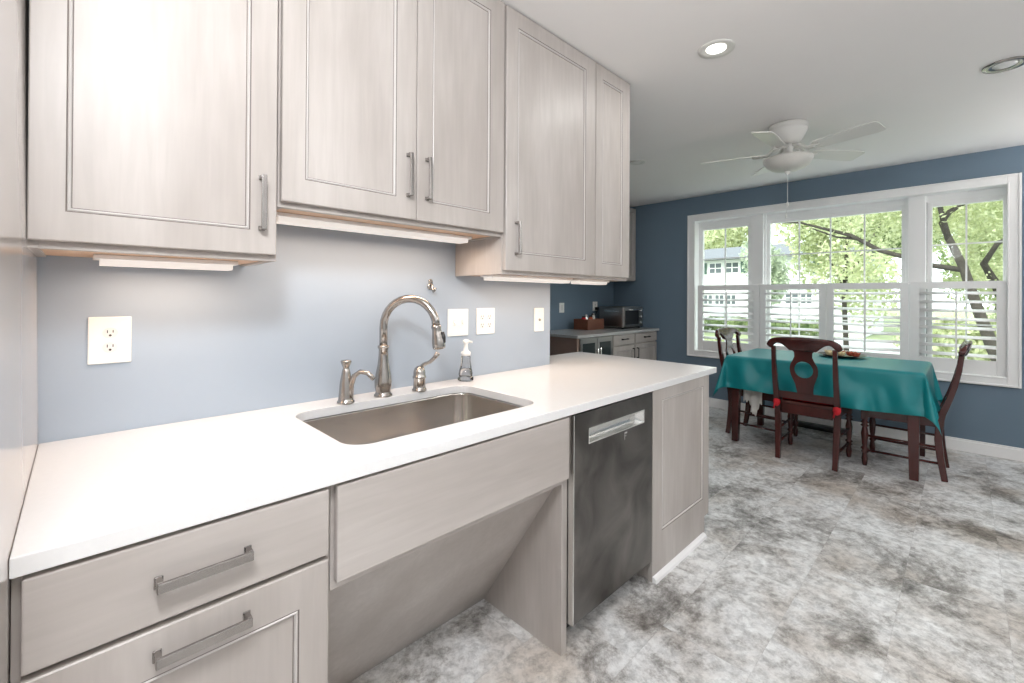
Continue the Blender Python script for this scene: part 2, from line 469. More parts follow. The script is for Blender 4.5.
def window(name, y0, y1, ny, zs, gz0=0.69, gz1=2.05, xg=XR + 0.155, meeting=True, fr=0.035):
    root = thing(name, None, None, (xg, (y0 + y1) / 2, gz0), kind='structure')
    s = MB(); frame_yz(s, xg - 0.022, xg + 0.022, y0 - fr, y1 + fr, gz0 - fr, gz1 + fr, fr)
    frame_yz(s, xg - 0.030, xg + 0.02, y0 - fr - 0.012, y1 + fr + 0.012, gz0 - fr - 0.012, gz1 + fr + 0.012, 0.014)
    if meeting: s.box(xg - 0.022, xg + 0.022, y0, y1, 1.345, 1.385)
    s.build('sash', 'white', root, 0.002)
    g = MB()
    for k in range(1, ny):
        y = y0 + (y1 - y0) * k / ny; g.box(xg - 0.008, xg + 0.008, y - 0.006, y + 0.006, gz0, gz1)
    for z in zs: g.box(xg - 0.007, xg + 0.007, y0, y1, z - 0.006, z + 0.006)
    g.build('muntins', 'white', root)
    MB().box(xg - 0.002, xg + 0.002, y0, y1, gz0, gz1).build('glass', 'pane', root)
    return root
window('window_1', 0.055, 0.553, 2, (1.705, 1.03))
window('window_2', -1.232, -0.165, 4, (1.705, 1.365, 1.03), meeting=False)
window('window_3', -1.850, -1.435, 2, (1.715, 1.03))
# dark weather strip channel beside the right window
box('trim_3', 'black', (XR + 0.10, XR + 0.125, -1.403, -1.396, 0.68, 2.09))['kind'] = 'structure'

# ------------------------------------------------------------ plantation shutters
def shutter(y0, y1, label):
    ym = (y0 + y1) / 2; xc = XR + 0.022
    z0, z1 = 0.635, 1.392
    root = thing('window_shutter', label, 'shutter', (xc, ym, z0), group='white plantation shutters across the lower half of the window')
    s = MB(); fw = 0.058
    s.box(xc - 0.014, xc + 0.014, y0, y0 + fw, z0, z1).box(xc - 0.014, xc + 0.014, y1 - fw, y1, z0, z1)
    s.box(xc - 0.013, xc + 0.013, y0 + fw, y1 - fw, z1 - 0.06, z1).box(xc - 0.013, xc + 0.013, y0 + fw, y1 - fw, z0, z0 + 0.115)
    s.build('frame', 'white', root, 0.002)
    L = MB(); n = 8; a0, a1 = z0 + 0.115, z1 - 0.06; pitch = (a1 - a0) / n
    for k in range(n):
        zc = a0 + pitch * (k + 0.5); t = radians(22)
        prof = []
        for q in range(12):
            th = 2 * pi * q / 12; u, w = 0.031 * cos(th), 0.0045 * sin(th)
            prof.append((xc + u * cos(t) - w * sin(t), zc + u * sin(t) + w * cos(t)))
        L.prism(prof, 'y', y0 + fw + 0.001, y1 - fw - 0.001, smooth=True)
    L.build('louvers', 'white', root)
    MB().box(xc - 0.040, xc - 0.032, ym - 0.006, ym + 0.006, a0 + 0.01, a1 - 0.02).build('tilt_rod', 'white', root, 0.002)
    return root
for y0, y1, lb in ((-0.098, 0.560, 'white louvered shutter at the left end of the window, beyond the left chair'),
                   (-0.688, -0.102, 'white louvered shutter in the window, second from the left, behind the keyhole chair back'),
                   (-1.290, -0.692, 'white louvered shutter in the window, third from the left, above the tablecloth'),
                   (-1.868, -1.300, 'white louvered shutter at the right end of the window, beside the right chair')):
    shutter(y0, y1, lb)

# ------------------------------------------------------------ cabinetry helpers
def door_mesh(mb, x0, x1, z0, z1, yf, l, r, b, t, th=0.019, rec=0.007, e=0.002):
    """framed door facing -y; materials 0 wood, 1 glaze, 2 bead"""
    def ring(dl, y):
        return [(x0 + l + dl, y, z0 + b + dl), (x1 - r - dl, y, z0 + b + dl), (x1 - r - dl, y, z1 - t - dl), (x0 + l + dl, y, z1 - t - dl)]
    outer_b = [(x0, yf + th, z0), (x1, yf + th, z0), (x1, yf + th, z1), (x0, yf + th, z1)]
    o1 = [(x0, yf + e, z0), (x1, yf + e, z0), (x1, yf + e, z1), (x0, yf + e, z1)]
    o2 = [(x0 + e, yf, z0 + e), (x1 - e, yf, z0 + e), (x1 - e, yf, z1 - e), (x0 + e, yf, z1 - e)]
    rings = [outer_b, o1, o2, ring(-0.0025, yf), ring(0, yf + 0.0015), ring(0.0025, yf - 0.0005), ring(0.0048, yf + 0.001), ring(0.0062, yf + rec - 0.001), ring(0.0078, yf + rec)]
    mi = [0, 0, 0, 1, 2, 2, 2, 1]
    vs = [p for q in rings for p in q]
    base = len(mb.v); mb.v += vs
    for i in range(len(rings) - 1):
        for k in range(4):
            k2 = (k + 1) % 4
            mb.f.append([base + i * 4 + k, base + i * 4 + k2, base + (i + 1) * 4 + k2, base + (i + 1) * 4 + k]); mb.m.append(mi[i]); mb.sm.append(False)
    nb = base + (len(rings) - 1) * 4
    mb.f.append([nb, nb + 1, nb + 2, nb + 3]); mb.m.append(0); mb.sm.append(False)
    mb.f.append([base + 3, base + 2, base + 1, base]); mb.m.append(0); mb.sm.append(False)
def door(name, parent, x0, x1, z0, z1, yf, l=.07, r=.07, b=.07, t=.07, mat='cab', **k):
    mb = MB(); door_mesh(mb, x0, x1, z0, z1, yf, l, r, b, t, **k)
    return mb.build(name, [mat, 'glaze', 'bead'], parent)
def pull(parent, a, b, axis, yf, other, mat='nickel_dark', out=0.027, w=0.006):
    """flat bar pull from a to b along axis, standing off a -y face"""
    mb = MB(); d = 0.009
    def bx(u0, u1, y0, y1, h):
        if axis == 'x': mb.box(u0, u1, y0, y1, other - h, other + h)
        else: mb.box(other - h, other + h, y0, y1, u0, u1)
    bx(a, b, yf - out, yf - out + 0.007, w)
    bx(a, a + d, yf - out + 0.004, yf - 0.0005, w + 0.001); bx(b - d, b, yf - out + 0.004, yf - 0.0005, w + 0.001)
    bx(a - 0.002, a + d + 0.002, yf - 0.003, yf, w + 0.002); bx(b - d - 0.002, b + 0.002, yf - 0.003, yf, w + 0.002)
    return mb.build('handle', mat, parent, 0.002)

# upper cabinets ----------------------------------------------
def upper(label, x0, x1, z0, doors, yd=-0.310, ends=0.0):
    root = thing('wall_cabinet', label, 'cabinet', ((x0 + x1) / 2, -0.155, z0), group=None)
    b = MB(); e = 0.0008
    X0, X1 = x0 + e, x1 - e
    zt = C - 0.002
    b.box(X0, X0 + 0.016, yd, -0.001, z0, zt).box(X1 - 0.016, X1, yd, -0.001, z0, zt)      # sides
    b.box(X0 + 0.016, X1 - 0.016, yd, yd + 0.02, z0, zt)                                     # face frame
    b.box(X0 + 0.016, X1 - 0.016, yd + 0.02, -0.001, zt - 0.02, zt)
    b.build('body', 'cab', root, 0.0008)
    MB().box(X0 + 0.016, X1 - 0.016, yd + 0.02, -0.001, z0 + 0.005, z0 + 0.019).build('bottom_panel', 'maple', root)
    for dd in doors:
        kx = dict(dd); hx = kx.pop('handle', None); hz = kx.pop('hz', None)
        dr = door('door', root, kx.pop('x0'), kx.pop('x1'), kx.pop('z0'), C - 0.006, yd - 0.020, **kx)
        if hx: pull(dr, hz[0], hz[1], 'z', yd - 0.020, hx)
    return root
upper('pale washed-wood wall cabinet at far left above the double-socket plate', -0.0065, 0.458, 1.334,
      [dict(x0=-0.005, x1=0.452, z0=1.350, l=.056, r=.066, b=.064, t=.07, handle=0.415, hz=(1.413, 1.556))])
upper('two-door grey washed-wood wall cabinet over the sink', 0.458, 1.304, 1.485,
      [dict(x0=0.464, x1=0.888, z0=1.500, l=.064, r=.078, b=.07, t=.065, handle=0.856, hz=(1.574, 1.717)),
       dict(x0=0.891, x1=1.298, z0=1.500, l=.064, r=.078, b=.07, t=.065, handle=0.930, hz=(1.574, 1.717))])
upper('tall single-door grey washed-wood wall cabinet right of the sink', 1.304, 1.935, 1.334,
      [dict(x0=1.310, x1=1.931, z0=1.350, l=.068, r=.083, b=.074, t=.07, handle=1.367, hz=(1.415, 1.553))])
upper('narrow end wall cabinet hanging over the peninsula', 1.935, 2.262, 1.334,
      [dict(x0=1.938, x1=2.259, z0=1.350, l=.058, r=.076, b=.068, t=.07)])

def under_light(label, x0, x1, y0, y1, z1, energy):
    root = thing('cabinet_light', label, 'light', ((x0 + x1) / 2, (y0 + y1) / 2, z1 - 0.03), group='slim light bars under the wall cabinets')
    MB().box(x0, x1, y0, y1, z1 - 0.012, z1 - 0.0005).build('housing', 'white', root, 0.002)
    MB().prism([(y0 + .008, z1 - .012), (y0 + .012, z1 - .026), (y1 - .012, z1 - .026), (y1 - .008, z1 - .012)], 'x', x0 + .012, x1 - .012).build('diffuser', 'undercab', root)
    lamp('under_cabinet_lamp', 'AREA', ((x0 + x1) / 2, (y0 + y1) / 2, z1 - 0.032), energy, x1 - x0 - .03, (1, 0.76, 0.58), None, y1 - y0 - .02)
under_light('slim white light bar under the far left wall cabinet', 0.095, 0.40, -0.165, -0.085, 1.339, 0.7)
under_light('long lit light bar under the two-door cabinet over the sink', 0.485, 1.235, -0.205, -0.125, 1.490, 1.9)
under_light('light bar under the tall single-door wall cabinet', 1.34, 1.90, -0.215, -0.135, 1.339, 1.15)
under_light('light bar under the narrow end wall cabinet', 1.96, 2.24, -0.215, -0.135, 1.339, 0.7)

# tall cabinet at the left with a satin side ------------------
tc_ = thing('tall_cabinet', 'tall floor-to-ceiling cabinet side with satin sheen at the left edge', 'cabinet', (-0.3, -0.45, 0))
SL = 0.0115
def px_(z): return 0.0005 - max(0.0, z - H) * SL
zt_ = C - 0.002
MB().box(-0.60, px_(H) - .0006, -0.95, -0.002, 0.0, H).hexa([(-0.60, -0.95, H), (px_(H) - .0006, -0.95, H), (px_(H) - .0006, -0.002, H), (-0.60, -0.002, H),
    (-0.60, -0.95, zt_), (px_(zt_), -0.95, zt_), (px_(zt_), -0.002, zt_), (-0.60, -0.002, zt_)]).build('body', 'satin', tc_)
door('door', tc_, -0.597, -0.04, 0.10, C - 0.01, -0.971, mat='cab')

# base run ----------------------------------------------------
YF = -0.661        # carcass front; fronts overlay 20 mm
dc = thing('drawer_cabinet', 'pale washed-wood base cabinet with two bar handles at lower left', 'cabinet', (0.23, -0.33, 0))
MB().box(0.001, 0.4655, YF, -0.002, 0.10, H - TH - 0.001).box(0.001, 0.4655, YF + 0.06, -0.002, 0.0, 0.10).build('body', 'cab', dc, 0.001)
d1 = MB().box(0.012, 0.456, YF - 0.020, YF - 0.0005, 0.686, 0.826).build('drawer', 'cabx', dc, 0.003)
pull(d1, 0.164, 0.306, 'x', YF - 0.020, 0.755, w=0.0085)
d2 = door('door', dc, 0.012, 0.456, 0.104, 0.676, YF - 0.020, .062, .062, .08, .08)
pull(d2, 0.163, 0.305, 'x', YF - 0.020, 0.632, w=0.0085)

sc_ = thing('sink_cabinet', 'open-fronted washed-wood sink cabinet with slanted knee panel', 'cabinet', (0.87, -0.4, 0))
MB().box(0.4665, 1.2695, YF, YF + 0.018, 0.594, H - TH - 0.001).build('face_frame', 'cabx', sc_, 0.001)
MB().box(0.474, 1.2835, YF - 0.020, YF - 0.0005, 0.615, 0.826).build('apron', 'cabx', sc_, 0.003)
MB().box(1.2700, 1.3000, -0.659, -0.002, 0.0, H - TH - 0.001).build('side_panel', 'cab', sc_, 0.001)
MB().prism([(-0.643, 0.60), (-0.252, 0.0), (-0.235, 0.0), (-0.626, 0.60)], 'x', 0.4665, 1.2695).build('knee_panel', 'caby', sc_)

# dishwasher --------------------------------------------------
dw = thing('dishwasher', 'dark stainless dishwasher under the white worktop', 'dishwasher', (1.575, -0.35, 0))
MB().box(1.304, 1.856, -0.648, -0.06, 0.10, H - TH - 0.004).box(1.31, 1.85, -0.59, -0.06, 0.0, 0.10).build('tub', 'black', dw)
x0, x1, y0, y1, z0, z1 = 1.304, 1.858, -0.683, -0.649, 0.098, 0.828
fm = MB()
hx0, hx1, hz0, hz1 = 1.392, 1.782, 0.716, 0.764
fm.box(x0, hx0, y0, y1, z0, z1).box(hx1, x1, y0, y1, z0, z1).box(hx0, hx1, y0, y1, hz1, z1).box(hx0, hx1, y0, y1, z0, hz0)
fm.build('door', 'dish', dw)
MB().box(x0 - .0012, x0 + .0035, y0 - .001, y1, z0, z1).build('edge_strip', 'chrome', dw)
hm = MB()
ym = y0 - 0.002
hm.add([(hx0, ym, hz0), (hx1, ym, hz0), (hx1, ym, hz1), (hx0, ym, hz1),
        (hx0 + .018, y1 - .004, hz0 + .006), (hx1 - .018, y1 - .004, hz0 + .006), (hx1 - .018, y1 - .004, hz1 - .004), (hx0 + .018, y1 - .004, hz1 - .004)],
       [(0, 1, 5, 4), (1, 2, 6, 5), (2, 3, 7, 6), (3, 0, 4, 7), (4, 5, 6, 7)])
hm.box(hx0 - .004, hx1 + .004, y0 - .004, y0, hz1 - .001, hz1 + .005).box(hx0 - .004, hx1 + .004, y0 - .003, y0, hz0 - .004, hz0)
hm.box(hx0 - .004, hx0, y0 - .003, y0, hz0, hz1).box(hx1, hx1 + .004, y0 - .003, y0, hz0, hz1)
hm.build('handle', 'chrome', dw, fix=False)
mk = MB()
mk.box(1.632, 1.636, y0 - .0008, y0, 0.672, 0.703).box(1.636, 1.652, y0 - .0008, y0, 0.697, 0.703).box(1.636, 1.646, y0 - .0008, y0, 0.686, 0.690)
mk.build('mark', 'chrome', dw)

# peninsula end cabinet ---------------------------------------
pc = thing('peninsula_cabinet', 'washed-wood end cabinet of the peninsula with a framed side panel', 'cabinet', (2.17, -0.22, 0))
pb_ = MB()
pb_.prism([(1.876, 0.0), (2.420, 0.0), (2.420, 0.10), (2.474, 0.10), (2.474, H - TH - 0.001), (1.876, H - TH - 0.001)], 'y', YF, -0.002)
pb_.prism([(1.975, 0.0), (2.420, 0.0), (2.420, 0.10), (2.474, 0.10), (2.474, H - TH - 0.001), (1.975, H - TH - 0.001)], 'y', -0.0025, 0.215)
pb_.build('body', 'cab', pc, 0.001)
pn = MB(); door_mesh(pn, 1.868, 2.474, 0.10, H - TH - 0.002, YF - 0.020, .090, .074, .097, .052, e=0.0)
pn.box(1.868, 2.420, YF - 0.0199, YF - .0002, 0.0, 0.1)
pn.build('end_panel', ['cab', 'glaze', 'bead'], pc)
for k in range(2):
    yy = -0.62 + k * 0.42
    MB().box(2.4745, 2.494, yy, yy + 0.40, 0.12, 0.82).build('door', 'cab', pc, 0.002)
sm_ = MB().prism([(YF - .0205, 0.0), (YF - .040, 0.0), (YF - .038, 0.013), (YF - .030, 0.021), (YF - .0205, 0.023)], 'x', 1.868, 2.405)
struct('trim_4', 'white', sm_)

# worktop with sink cut-out -----------------------------------
def rrect(x0, x1, y0, y1, r, n=8):
    pts = []
    for cx, cy, a in ((x1 - r, y1 - r, 0), (x0 + r, y1 - r, 90), (x0 + r, y0 + r, 180), (x1 - r, y0 + r, 270)):
        for k in range(n + 1):
            t = radians(a + 90 * k / n); pts.append((cx + r * cos(t), cy + r * sin(t)))
    return pts
SX0, SX1, SY0, SY1, SR = 0.554, 1.255, -0.574, -0.128, 0.068
def slab(name, outer, holes, z0, z1, mat, parent=None, bevel=0.003, origin=None):
    bm = bmesh.new(); loops = []
    for poly in [outer] + holes:
        vs = [bm.verts.new((x, y, z1)) for x, y in poly]
        loops.append([bm.edges.new((vs[i], vs[(i + 1) % len(vs)])) for i in range(len(vs))])
    bmesh.ops.triangle_fill(bm, edges=[e for l in loops for e in l], use_beauty=True)
    fs = list(bm.faces)
    if fs and fs[0].normal.z < 0: bmesh.ops.reverse_faces(bm, faces=fs)
    r = bmesh.ops.extrude_face_region(bm, geom=fs)
    bmesh.ops.translate(bm, verts=[v for v in r['geom'] if isinstance(v, bmesh.types.BMVert)], vec=(0, 0, z0 - z1))
    bmesh.ops.recalc_face_normals(bm, faces=bm.faces)
    org = Vector(origin or (0, 0, 0))
    bmesh.ops.translate(bm, verts=bm.verts, vec=-org)
    me = bpy.data.meshes.new(name); bm.to_mesh(me); bm.free()
    me.materials.append(M[mat])
    o = bpy.data.objects.new(name, me); COL.objects.link(o); o.location = org; ORG[o] = tuple(org)
    bv = o.modifiers.new('bevel', 'BEVEL'); bv.width = bevel; bv.segments = 2; bv.limit_method = 'ANGLE'; bv.angle_limit = radians(50)
    return o
ct = slab('worktop', [(0.0005, -D), (XP, -D), (XP, 0.243), (XW + 0.002, 0.243), (XW + 0.002, -0.0015), (0.0005, -0.0015)],
          [rrect(SX0, SX1, SY0, SY1, SR)], H - TH, H, 'quartz', bevel=0.002, origin=(1.28, -0.34, H - TH))
tag(ct, 'long white quartz worktop with sink cut-out running to the peninsula', 'worktop')

sk = thing('kitchen_sink', 'stainless undermount sink set into the white worktop', 'sink', (0.89, -0.342, 0.64))
sb = MB(); lv = [(0.014, H - TH - 0.0015, SR), (-0.004, H - TH - 0.0015, SR), (-0.004, H - TH - 0.008, SR), (0.0, 0.72, SR), (0.010, 0.675, SR - .01), (0.03, 0.652, SR - .02), (0.07, 0.645, SR - .04)]
rings = []
for ins, z, r in lv:
    if ins == 0.014 and z > 0.83: ins = -0.03
    rings.append([(x, y, z) for x, y in rrect(SX0 + ins, SX1 - ins, SY0 + ins, SY1 - ins, max(r, 0.02))])
n_ = len(rings[0]); vs = [p for r in rings for p in r]; fs = []
for i in range(len(rings) - 1):
    for k in range(n_):
        k2 = (k + 1) % n_; fs.append((i * n_ + k, i * n_ + k2, (i + 1) * n_ + k2, (i + 1) * n_ + k))
fs.append(tuple((len(rings) - 1) * n_ + k for k in range(n_)))
sb.add(vs, fs, 0, True)
bowl = sb.build('bowl', 'sinksteel', sk, fix=False)
sol = bowl.modifiers.new('thick', 'SOLIDIFY'); sol.thickness = 0.0015; sol.offset = -1
MB().lathe([(0.045, 0), (0.045, 0.003), (0.036, 0.004), (0.034, 0.001), (0.012, 0.0015), (0.001, 0.002)], (0.89, -0.34, 0.6455), 24).build('drain', 'chrome', sk)

# faucet ------------------------------------------------------
DIR = Vector((sin(radians(33)), -cos(radians(33)), 0))
fc = thing('faucet', 'brushed nickel gooseneck pull-down faucet behind the sink', 'faucet', (0.897, -0.095, H))
b0 = Vector((0.897, -0.095, 0))
MB().lathe([(0.034, H), (0.034, H + .006), (0.029, H + .010), (0.027, H + .018), (0.031, H + .035), (0.032, H + .055), (0.028, H + .085), (0.021, H + .120), (0.018, H + .150), (0.017, H + .178), (0.021, H + .180), (0.021, H + .190), (0.015, H + .193)], (b0.x, b0.y, 0), 28).build('body', 'nickel', fc)
pts = [b0 + Vector((0, 0, H + .188)), b0 + Vector((0, 0, H + .26))]
Rr = 0.106; zc = H + 0.262
for k in range(1, 16):
    a = pi * k / 15 * 0.985
    pts.append(b0 + DIR * (Rr * (1 - cos(a))) + Vector((0, 0, zc + Rr * sin(a))))
MB().tube(pts, 0.0150, 16).build('spout', 'nickel', fc)
e0 = pts[-1]; td = (pts[-1] - pts[-2]).normalized()
td = (Vector((0, 0, -1)) + DIR * 0.16).normalized()
hp = [e0 - td * .004, e0 + td * 0.004, e0 + td * 0.012, e0 + td * .025, e0 + td * .055, e0 + td * .075, e0 + td * .081, e0 + td * .085]
MB().tube(hp, [0.0175, 0.0185, 0.0165, 0.0185, 0.0235, 0.0245, 0.023, 0.017], 18).build('spray_head', 'nickel', fc)
bt = e0 + td * .04 + DIR * 0.022
MB().tube([bt - td * .02, bt, bt + td * .02], [.006, .009, .006], 8).build('button', 'black', fc)

hv = thing('lever_valve', 'brushed nickel lever valve standing right of the gooseneck faucet', 'valve', (1.048, -0.108, H))
c0 = Vector((1.048, -0.108, 0))
MB().lathe([(0.029, H), (0.029, H + .007), (0.025, H + .010), (0.024, H + .018), (0.0235, H + .048), (0.0265, H + .051), (0.0265, H + .058), (0.024, H + .061), (0.0235, H + .075), (0.019, H + .090), (0.010, H + .098), (0.002, H + .100)], (c0.x, c0.y, 0), 24).build('body', 'nickel', hv)
l0 = c0 + Vector((0, 0, H + .085))
MB().tube([l0, l0 + DIR * .018 + Vector((0, 0, .020)), l0 + DIR * .045 + Vector((0, 0, .032)), l0 + DIR * .065 + Vector((0, 0, .050)), l0 + DIR * .078 + Vector((0, 0, .068))],
          [0.010, 0.008, 0.0075, 0.0085, 0.0105], 12).build('lever', 'nickel', hv)

sd = thing('soap_dispenser', 'brushed nickel soap dispenser left of the gooseneck faucet', 'soap dispenser', (0.748, -0.105, H))
s0 = Vector((0.748, -0.105, 0))
MB().lathe([(0.030, H), (0.030, H + .006), (0.026, H + .009), (0.025, H + .02), (0.021, H + .07), (0.015, H + .105), (0.012, H + .118), (0.010, H + .122), (0.012, H + .128), (0.017, H + .140), (0.019, H + .146), (0.016, H + .150), (0.003, H + .152)], (s0.x, s0.y, 0), 24).build('body', 'nickel', sd)
q0 = s0 + DIR * .016 + Vector((0, 0, H + .02))
MB().tube([q0 + Vector((0, 0, 0)), q0 + DIR * .004 + Vector((0, 0, .045)), q0 + DIR * .016 + Vector((0, 0, .075)), q0 + DIR * .040 + Vector((0, 0, .092)), q0 + DIR * .068 + Vector((0, 0, .088)), q0 + DIR * .092 + Vector((0, 0, .068))],
          [0.012, 0.0105, 0.009, 0.0085, 0.0085, 0.008], 12).build('spout', 'nickel', sd)

bo = thing('soap_bottle', 'clear faceted soap bottle with white pump near the wall', 'bottle', (1.318, -0.065, H))
o_ = (1.318, -0.065, 0)
MB().lathe([(0.030, H + .0005), (0.036, H + .004), (0.036, H + .012), (0.030, H + .020), (0.032, H + .032), (0.026, H + .060), (0.022, H + .085), (0.022, H + .105), (0.018, H + .115)], o_, 12, smooth=False).build('glass_body', 'bottle', bo)
MB().lathe([(0.0001, H + .008), (0.031, H + .008), (0.027, H + .02), (0.029, H + .032), (0.024, H + .055), (0.0001, H + .056)], o_, 12).build('liquid', simple('clear_soap', (0.95, 0.94, 0.94), 0.1, trans=0.95), bo)
MB().lathe([(0.021, H + .113), (0.022, H + .128), (0.012, H + .135), (0.009, H + .15), (0.009, H + .165), (0.014, H + .170), (0.014, H + .182), (0.004, H + .185)], o_, 16).tube([(1.318, -0.065, H + .176), (1.318 + DIR.x * .03, -0.065 + DIR.y * .03, H + .174)], .005, 8).build('pump', 'plastic', bo)

# wall plates -------------------------------------------------
def plate(label, x0, x1, z0, z1, kind, y=0.0, grp=None):
    root = thing('wall_plate', label, 'wall plate', ((x0 + x1) / 2, y - 0.003, z0), group=grp)
    MB().box(x0, x1, y - 0.006, y - 0.0005, z0, z1).build('cover', 'plastic', root, 0.0025)
    xm, zm = (x0 + x1) / 2, (z0 + z1) / 2
    def duplex(xc, zc, s=1.0):
        poly = [(xc + 0.017 * s * cos(t) * (1 if abs(cos(t)) < .8 else .95), zc + 0.0145 * s * sin(t)) for t in [2 * pi * k / 20 for k in range(20)]]
        k = MB().prism(poly, 'y', y - 0.0075, y - 0.0062).build('socket', 'plastic_shade', root)
        h = MB()
        h.box(xc - 0.0068 * s, xc - 0.0048 * s, y - 0.0080, y - 0.0074, zc, zc + 0.008 * s).box(xc + 0.0048 * s, xc + 0.0068 * s, y - 0.0080, y - 0.0074, zc + .001, zc + 0.008 * s)
        h.prism([(xc + 0.003 * s * cos(t), zc - 0.0065 * s + 0.003 * s * sin(t)) for t in [2 * pi * q / 10 for q in range(10)]], 'y', y - 0.0080, y - 0.0074)
        h.build('slots', 'dark', k)
    if kind == 'duplex': duplex(xm, zm + 0.0195); duplex(xm, zm - 0.0195)
    if kind == 'quad':
        for sx in (-0.023, 0.023): duplex(xm + sx, zm + 0.0195); duplex(xm + sx, zm - 0.0195)
    if kind == 'switch2':
        for sx in (-0.023, 0.023):
            MB().box(xm + sx - .0055, xm + sx + .0055, y - .0075, y - .0062, zm - .013, zm + .013).hexa(
                [(xm + sx - .004, y - .0075, zm - .006), (xm + sx + .004, y - .0075, zm - .006), (xm + sx + .004, y - .0075, zm + .006), (xm + sx - .004, y - .0075, zm + .006),
                 (xm + sx - .003, y - .017, zm - .009), (xm + sx + .003, y - .017, zm - .009), (xm + sx + .003, y - .014, zm - .002), (xm + sx - .003, y - .014, zm - .002)]).build('toggle', 'plastic_shade', root)
    if kind == 'jack':
        MB().lathe([(0.006, 0), (0.006, -0.004), (0.004, -0.004), (0.004, -0.010), (0.001, -0.010)], (xm, y - 0.006, zm), 12, axis='y').build('jack', 'nickel_dark', root)
        for dz in (-.045, .045): MB().lathe([(0.003, 0), (0.002, -0.0012), (.0005, -.0014)], (xm, y - 0.006, zm + dz), 8, axis='y').build('screw', 'plastic_shade', root)
    if kind == 'rocker':
        MB().box(xm - .016, xm + .016, y - .009, y - .0062, zm - .033, zm + .033).build('rocker', 'plastic_shade', root, 0.002)
    return root
plate('white double-socket plate below the far left wall cabinet', 0.088, 0.177, 1.053, 1.180, 'duplex')
plate('white two-switch plate directly right of the faucet', 1.262, 1.379, 1.060, 1.184, 'switch2')
plate('white four-socket plate, second right of the faucet', 1.430, 1.546, 1.060, 1.186, 'quad')
plate('narrow white cable-jack plate near the end of the backsplash', 1.836, 1.914, 1.054, 1.182, 'jack')
plate('small white plate on the blue back wall left of the crate', 4.115, 4.205, 1.062, 1.178, 'rocker', YB)
plate('white socket plate on the blue back wall behind the crate', 4.785, 4.885, 1.072, 1.190, 'duplex', YB)

hk = thing('wall_hook', 'small ornate nickel hook on the backsplash above the faucet', 'hook', (1.169, -0.01, 1.258))
MB().lathe([(0.011, 0), (0.012, -.003), (0.008, -.005), (0.001, -.006)], (1.169, -0.0005, 1.305), 14, axis='y').lathe([(0.015, 0), (0.016, -.003), (0.010, -.006), (0.001, -.007)], (1.169, -0.0005, 1.285), 14, axis='y').build('backplate', 'nickel', hk)
MB().tube([(1.169, -.004, 1.300), (1.169, -.016, 1.290), (1.169, -.020, 1.272), (1.169, -.026, 1.262), (1.169, -.036, 1.266), (1.169, -.038, 1.278)], [.004, .005, .0055, .005, .0045, .006], 10).build('hook_arm', 'nickel', hk)

# ------------------------------------------------------------ far kitchen run
bc = slab('worktop', [(3.60, 1.035), (XR - .001, 1.035), (XR - .001, YB - .001), (3.60, YB - .001)], [], H - TH, H, 'quartz_gray', origin=(4.43, 1.36, H - TH))
tag(bc, 'grey worktop of the back run carrying the toaster oven', 'worktop')
def backcab(label, x0, x1, drawers=True, hside=1):
    root = thing('base_cabinet', label, 'cabinet', ((x0 + x1) / 2, 1.37, 0))
    MB().box(x0 + .001, x1 - .001, 1.07, YB - .002, 0.10, H - TH - .001).box(x0 + .001, x1 - .001, 1.12, YB - .002, 0, 0.10).build('body', 'cab', root)
    d = MB().box(x0 + .006, x1 - .006, 1.05, 1.0695, 0.715, 0.825).build('drawer', 'cabx', root, .002)
    xm = (x0 + x1) / 2
    pull(d, xm - .06, xm + .06, 'x', 1.05, 0.775, mat='dark')
    dd = door('door', root, x0 + .006, x1 - .006, 0.105, 0.700, 1.05, .055, .055, .055, .055)
    hx = x1 - .045 if hside > 0 else x0 + .045
    pull(dd, 0.54, 0.66, 'z', 1.05, hx, mat='dark')
backcab('grey base cabinet of the back run next to the drinks cooler', 4.255, 4.715, hside=1)
backcab('grey base cabinet of the back run in the corner by the window wall', 4.717, 5.240, hside=-1)
cl = thing('drinks_cooler', 'glass-fronted drinks cooler with two doors under the grey worktop', 'cooler', (3.95, 1.37, 0))
MB().box(3.655, 4.245, 1.08, YB - .01, 0.0, H - TH - .004).build('case', 'black', cl)
for a, b_, hx in ((3.660, 3.948, 3.925), (3.952, 4.240, 3.975)):
    g = MB().box(a, b_, 1.045, 1.078, 0.10, 0.825).build('door', 'steel', cl, .002)
    MB().box(a + .04, b_ - .04, 1.0435, 1.0448, 0.15, 0.775).build('glass', 'cooler_glass', g)
    MB().tube([(hx, 1.015, .35), (hx, 1.015, .72)], .007, 8).tube([(hx, 1.044, .38), (hx, 1.015, .38)], .005, 6).tube([(hx, 1.044, .69), (hx, 1.015, .69)], .005, 6).build('handle', 'chrome', g)
ep = box('end_panel', 'brownpanel', (3.615, 3.652, 1.055, YB - .002, 0, H - TH - .001), bevel=.001)
ep.data.materials.append(M['bead'])
tag(ep, 'brown wooden side panel closing the left end of the back run', 'panel')
# upper cabinet on the back wall
bu = thing('wall_cabinet', 'dark-shaded wall cabinet in the back corner beside the window wall', 'cabinet', (4.4, 1.53, 1.46))
MB().box(3.60, XR - .001, 1.385, YB - .001, 1.46, 2.40).build('body', 'cab', bu, .001)
for k in range(4):
    a = 3.603 + k * 0.417; door('door', bu, a, a + .413, 1.465, 2.395, 1.365, .055, .055, .055, .055)

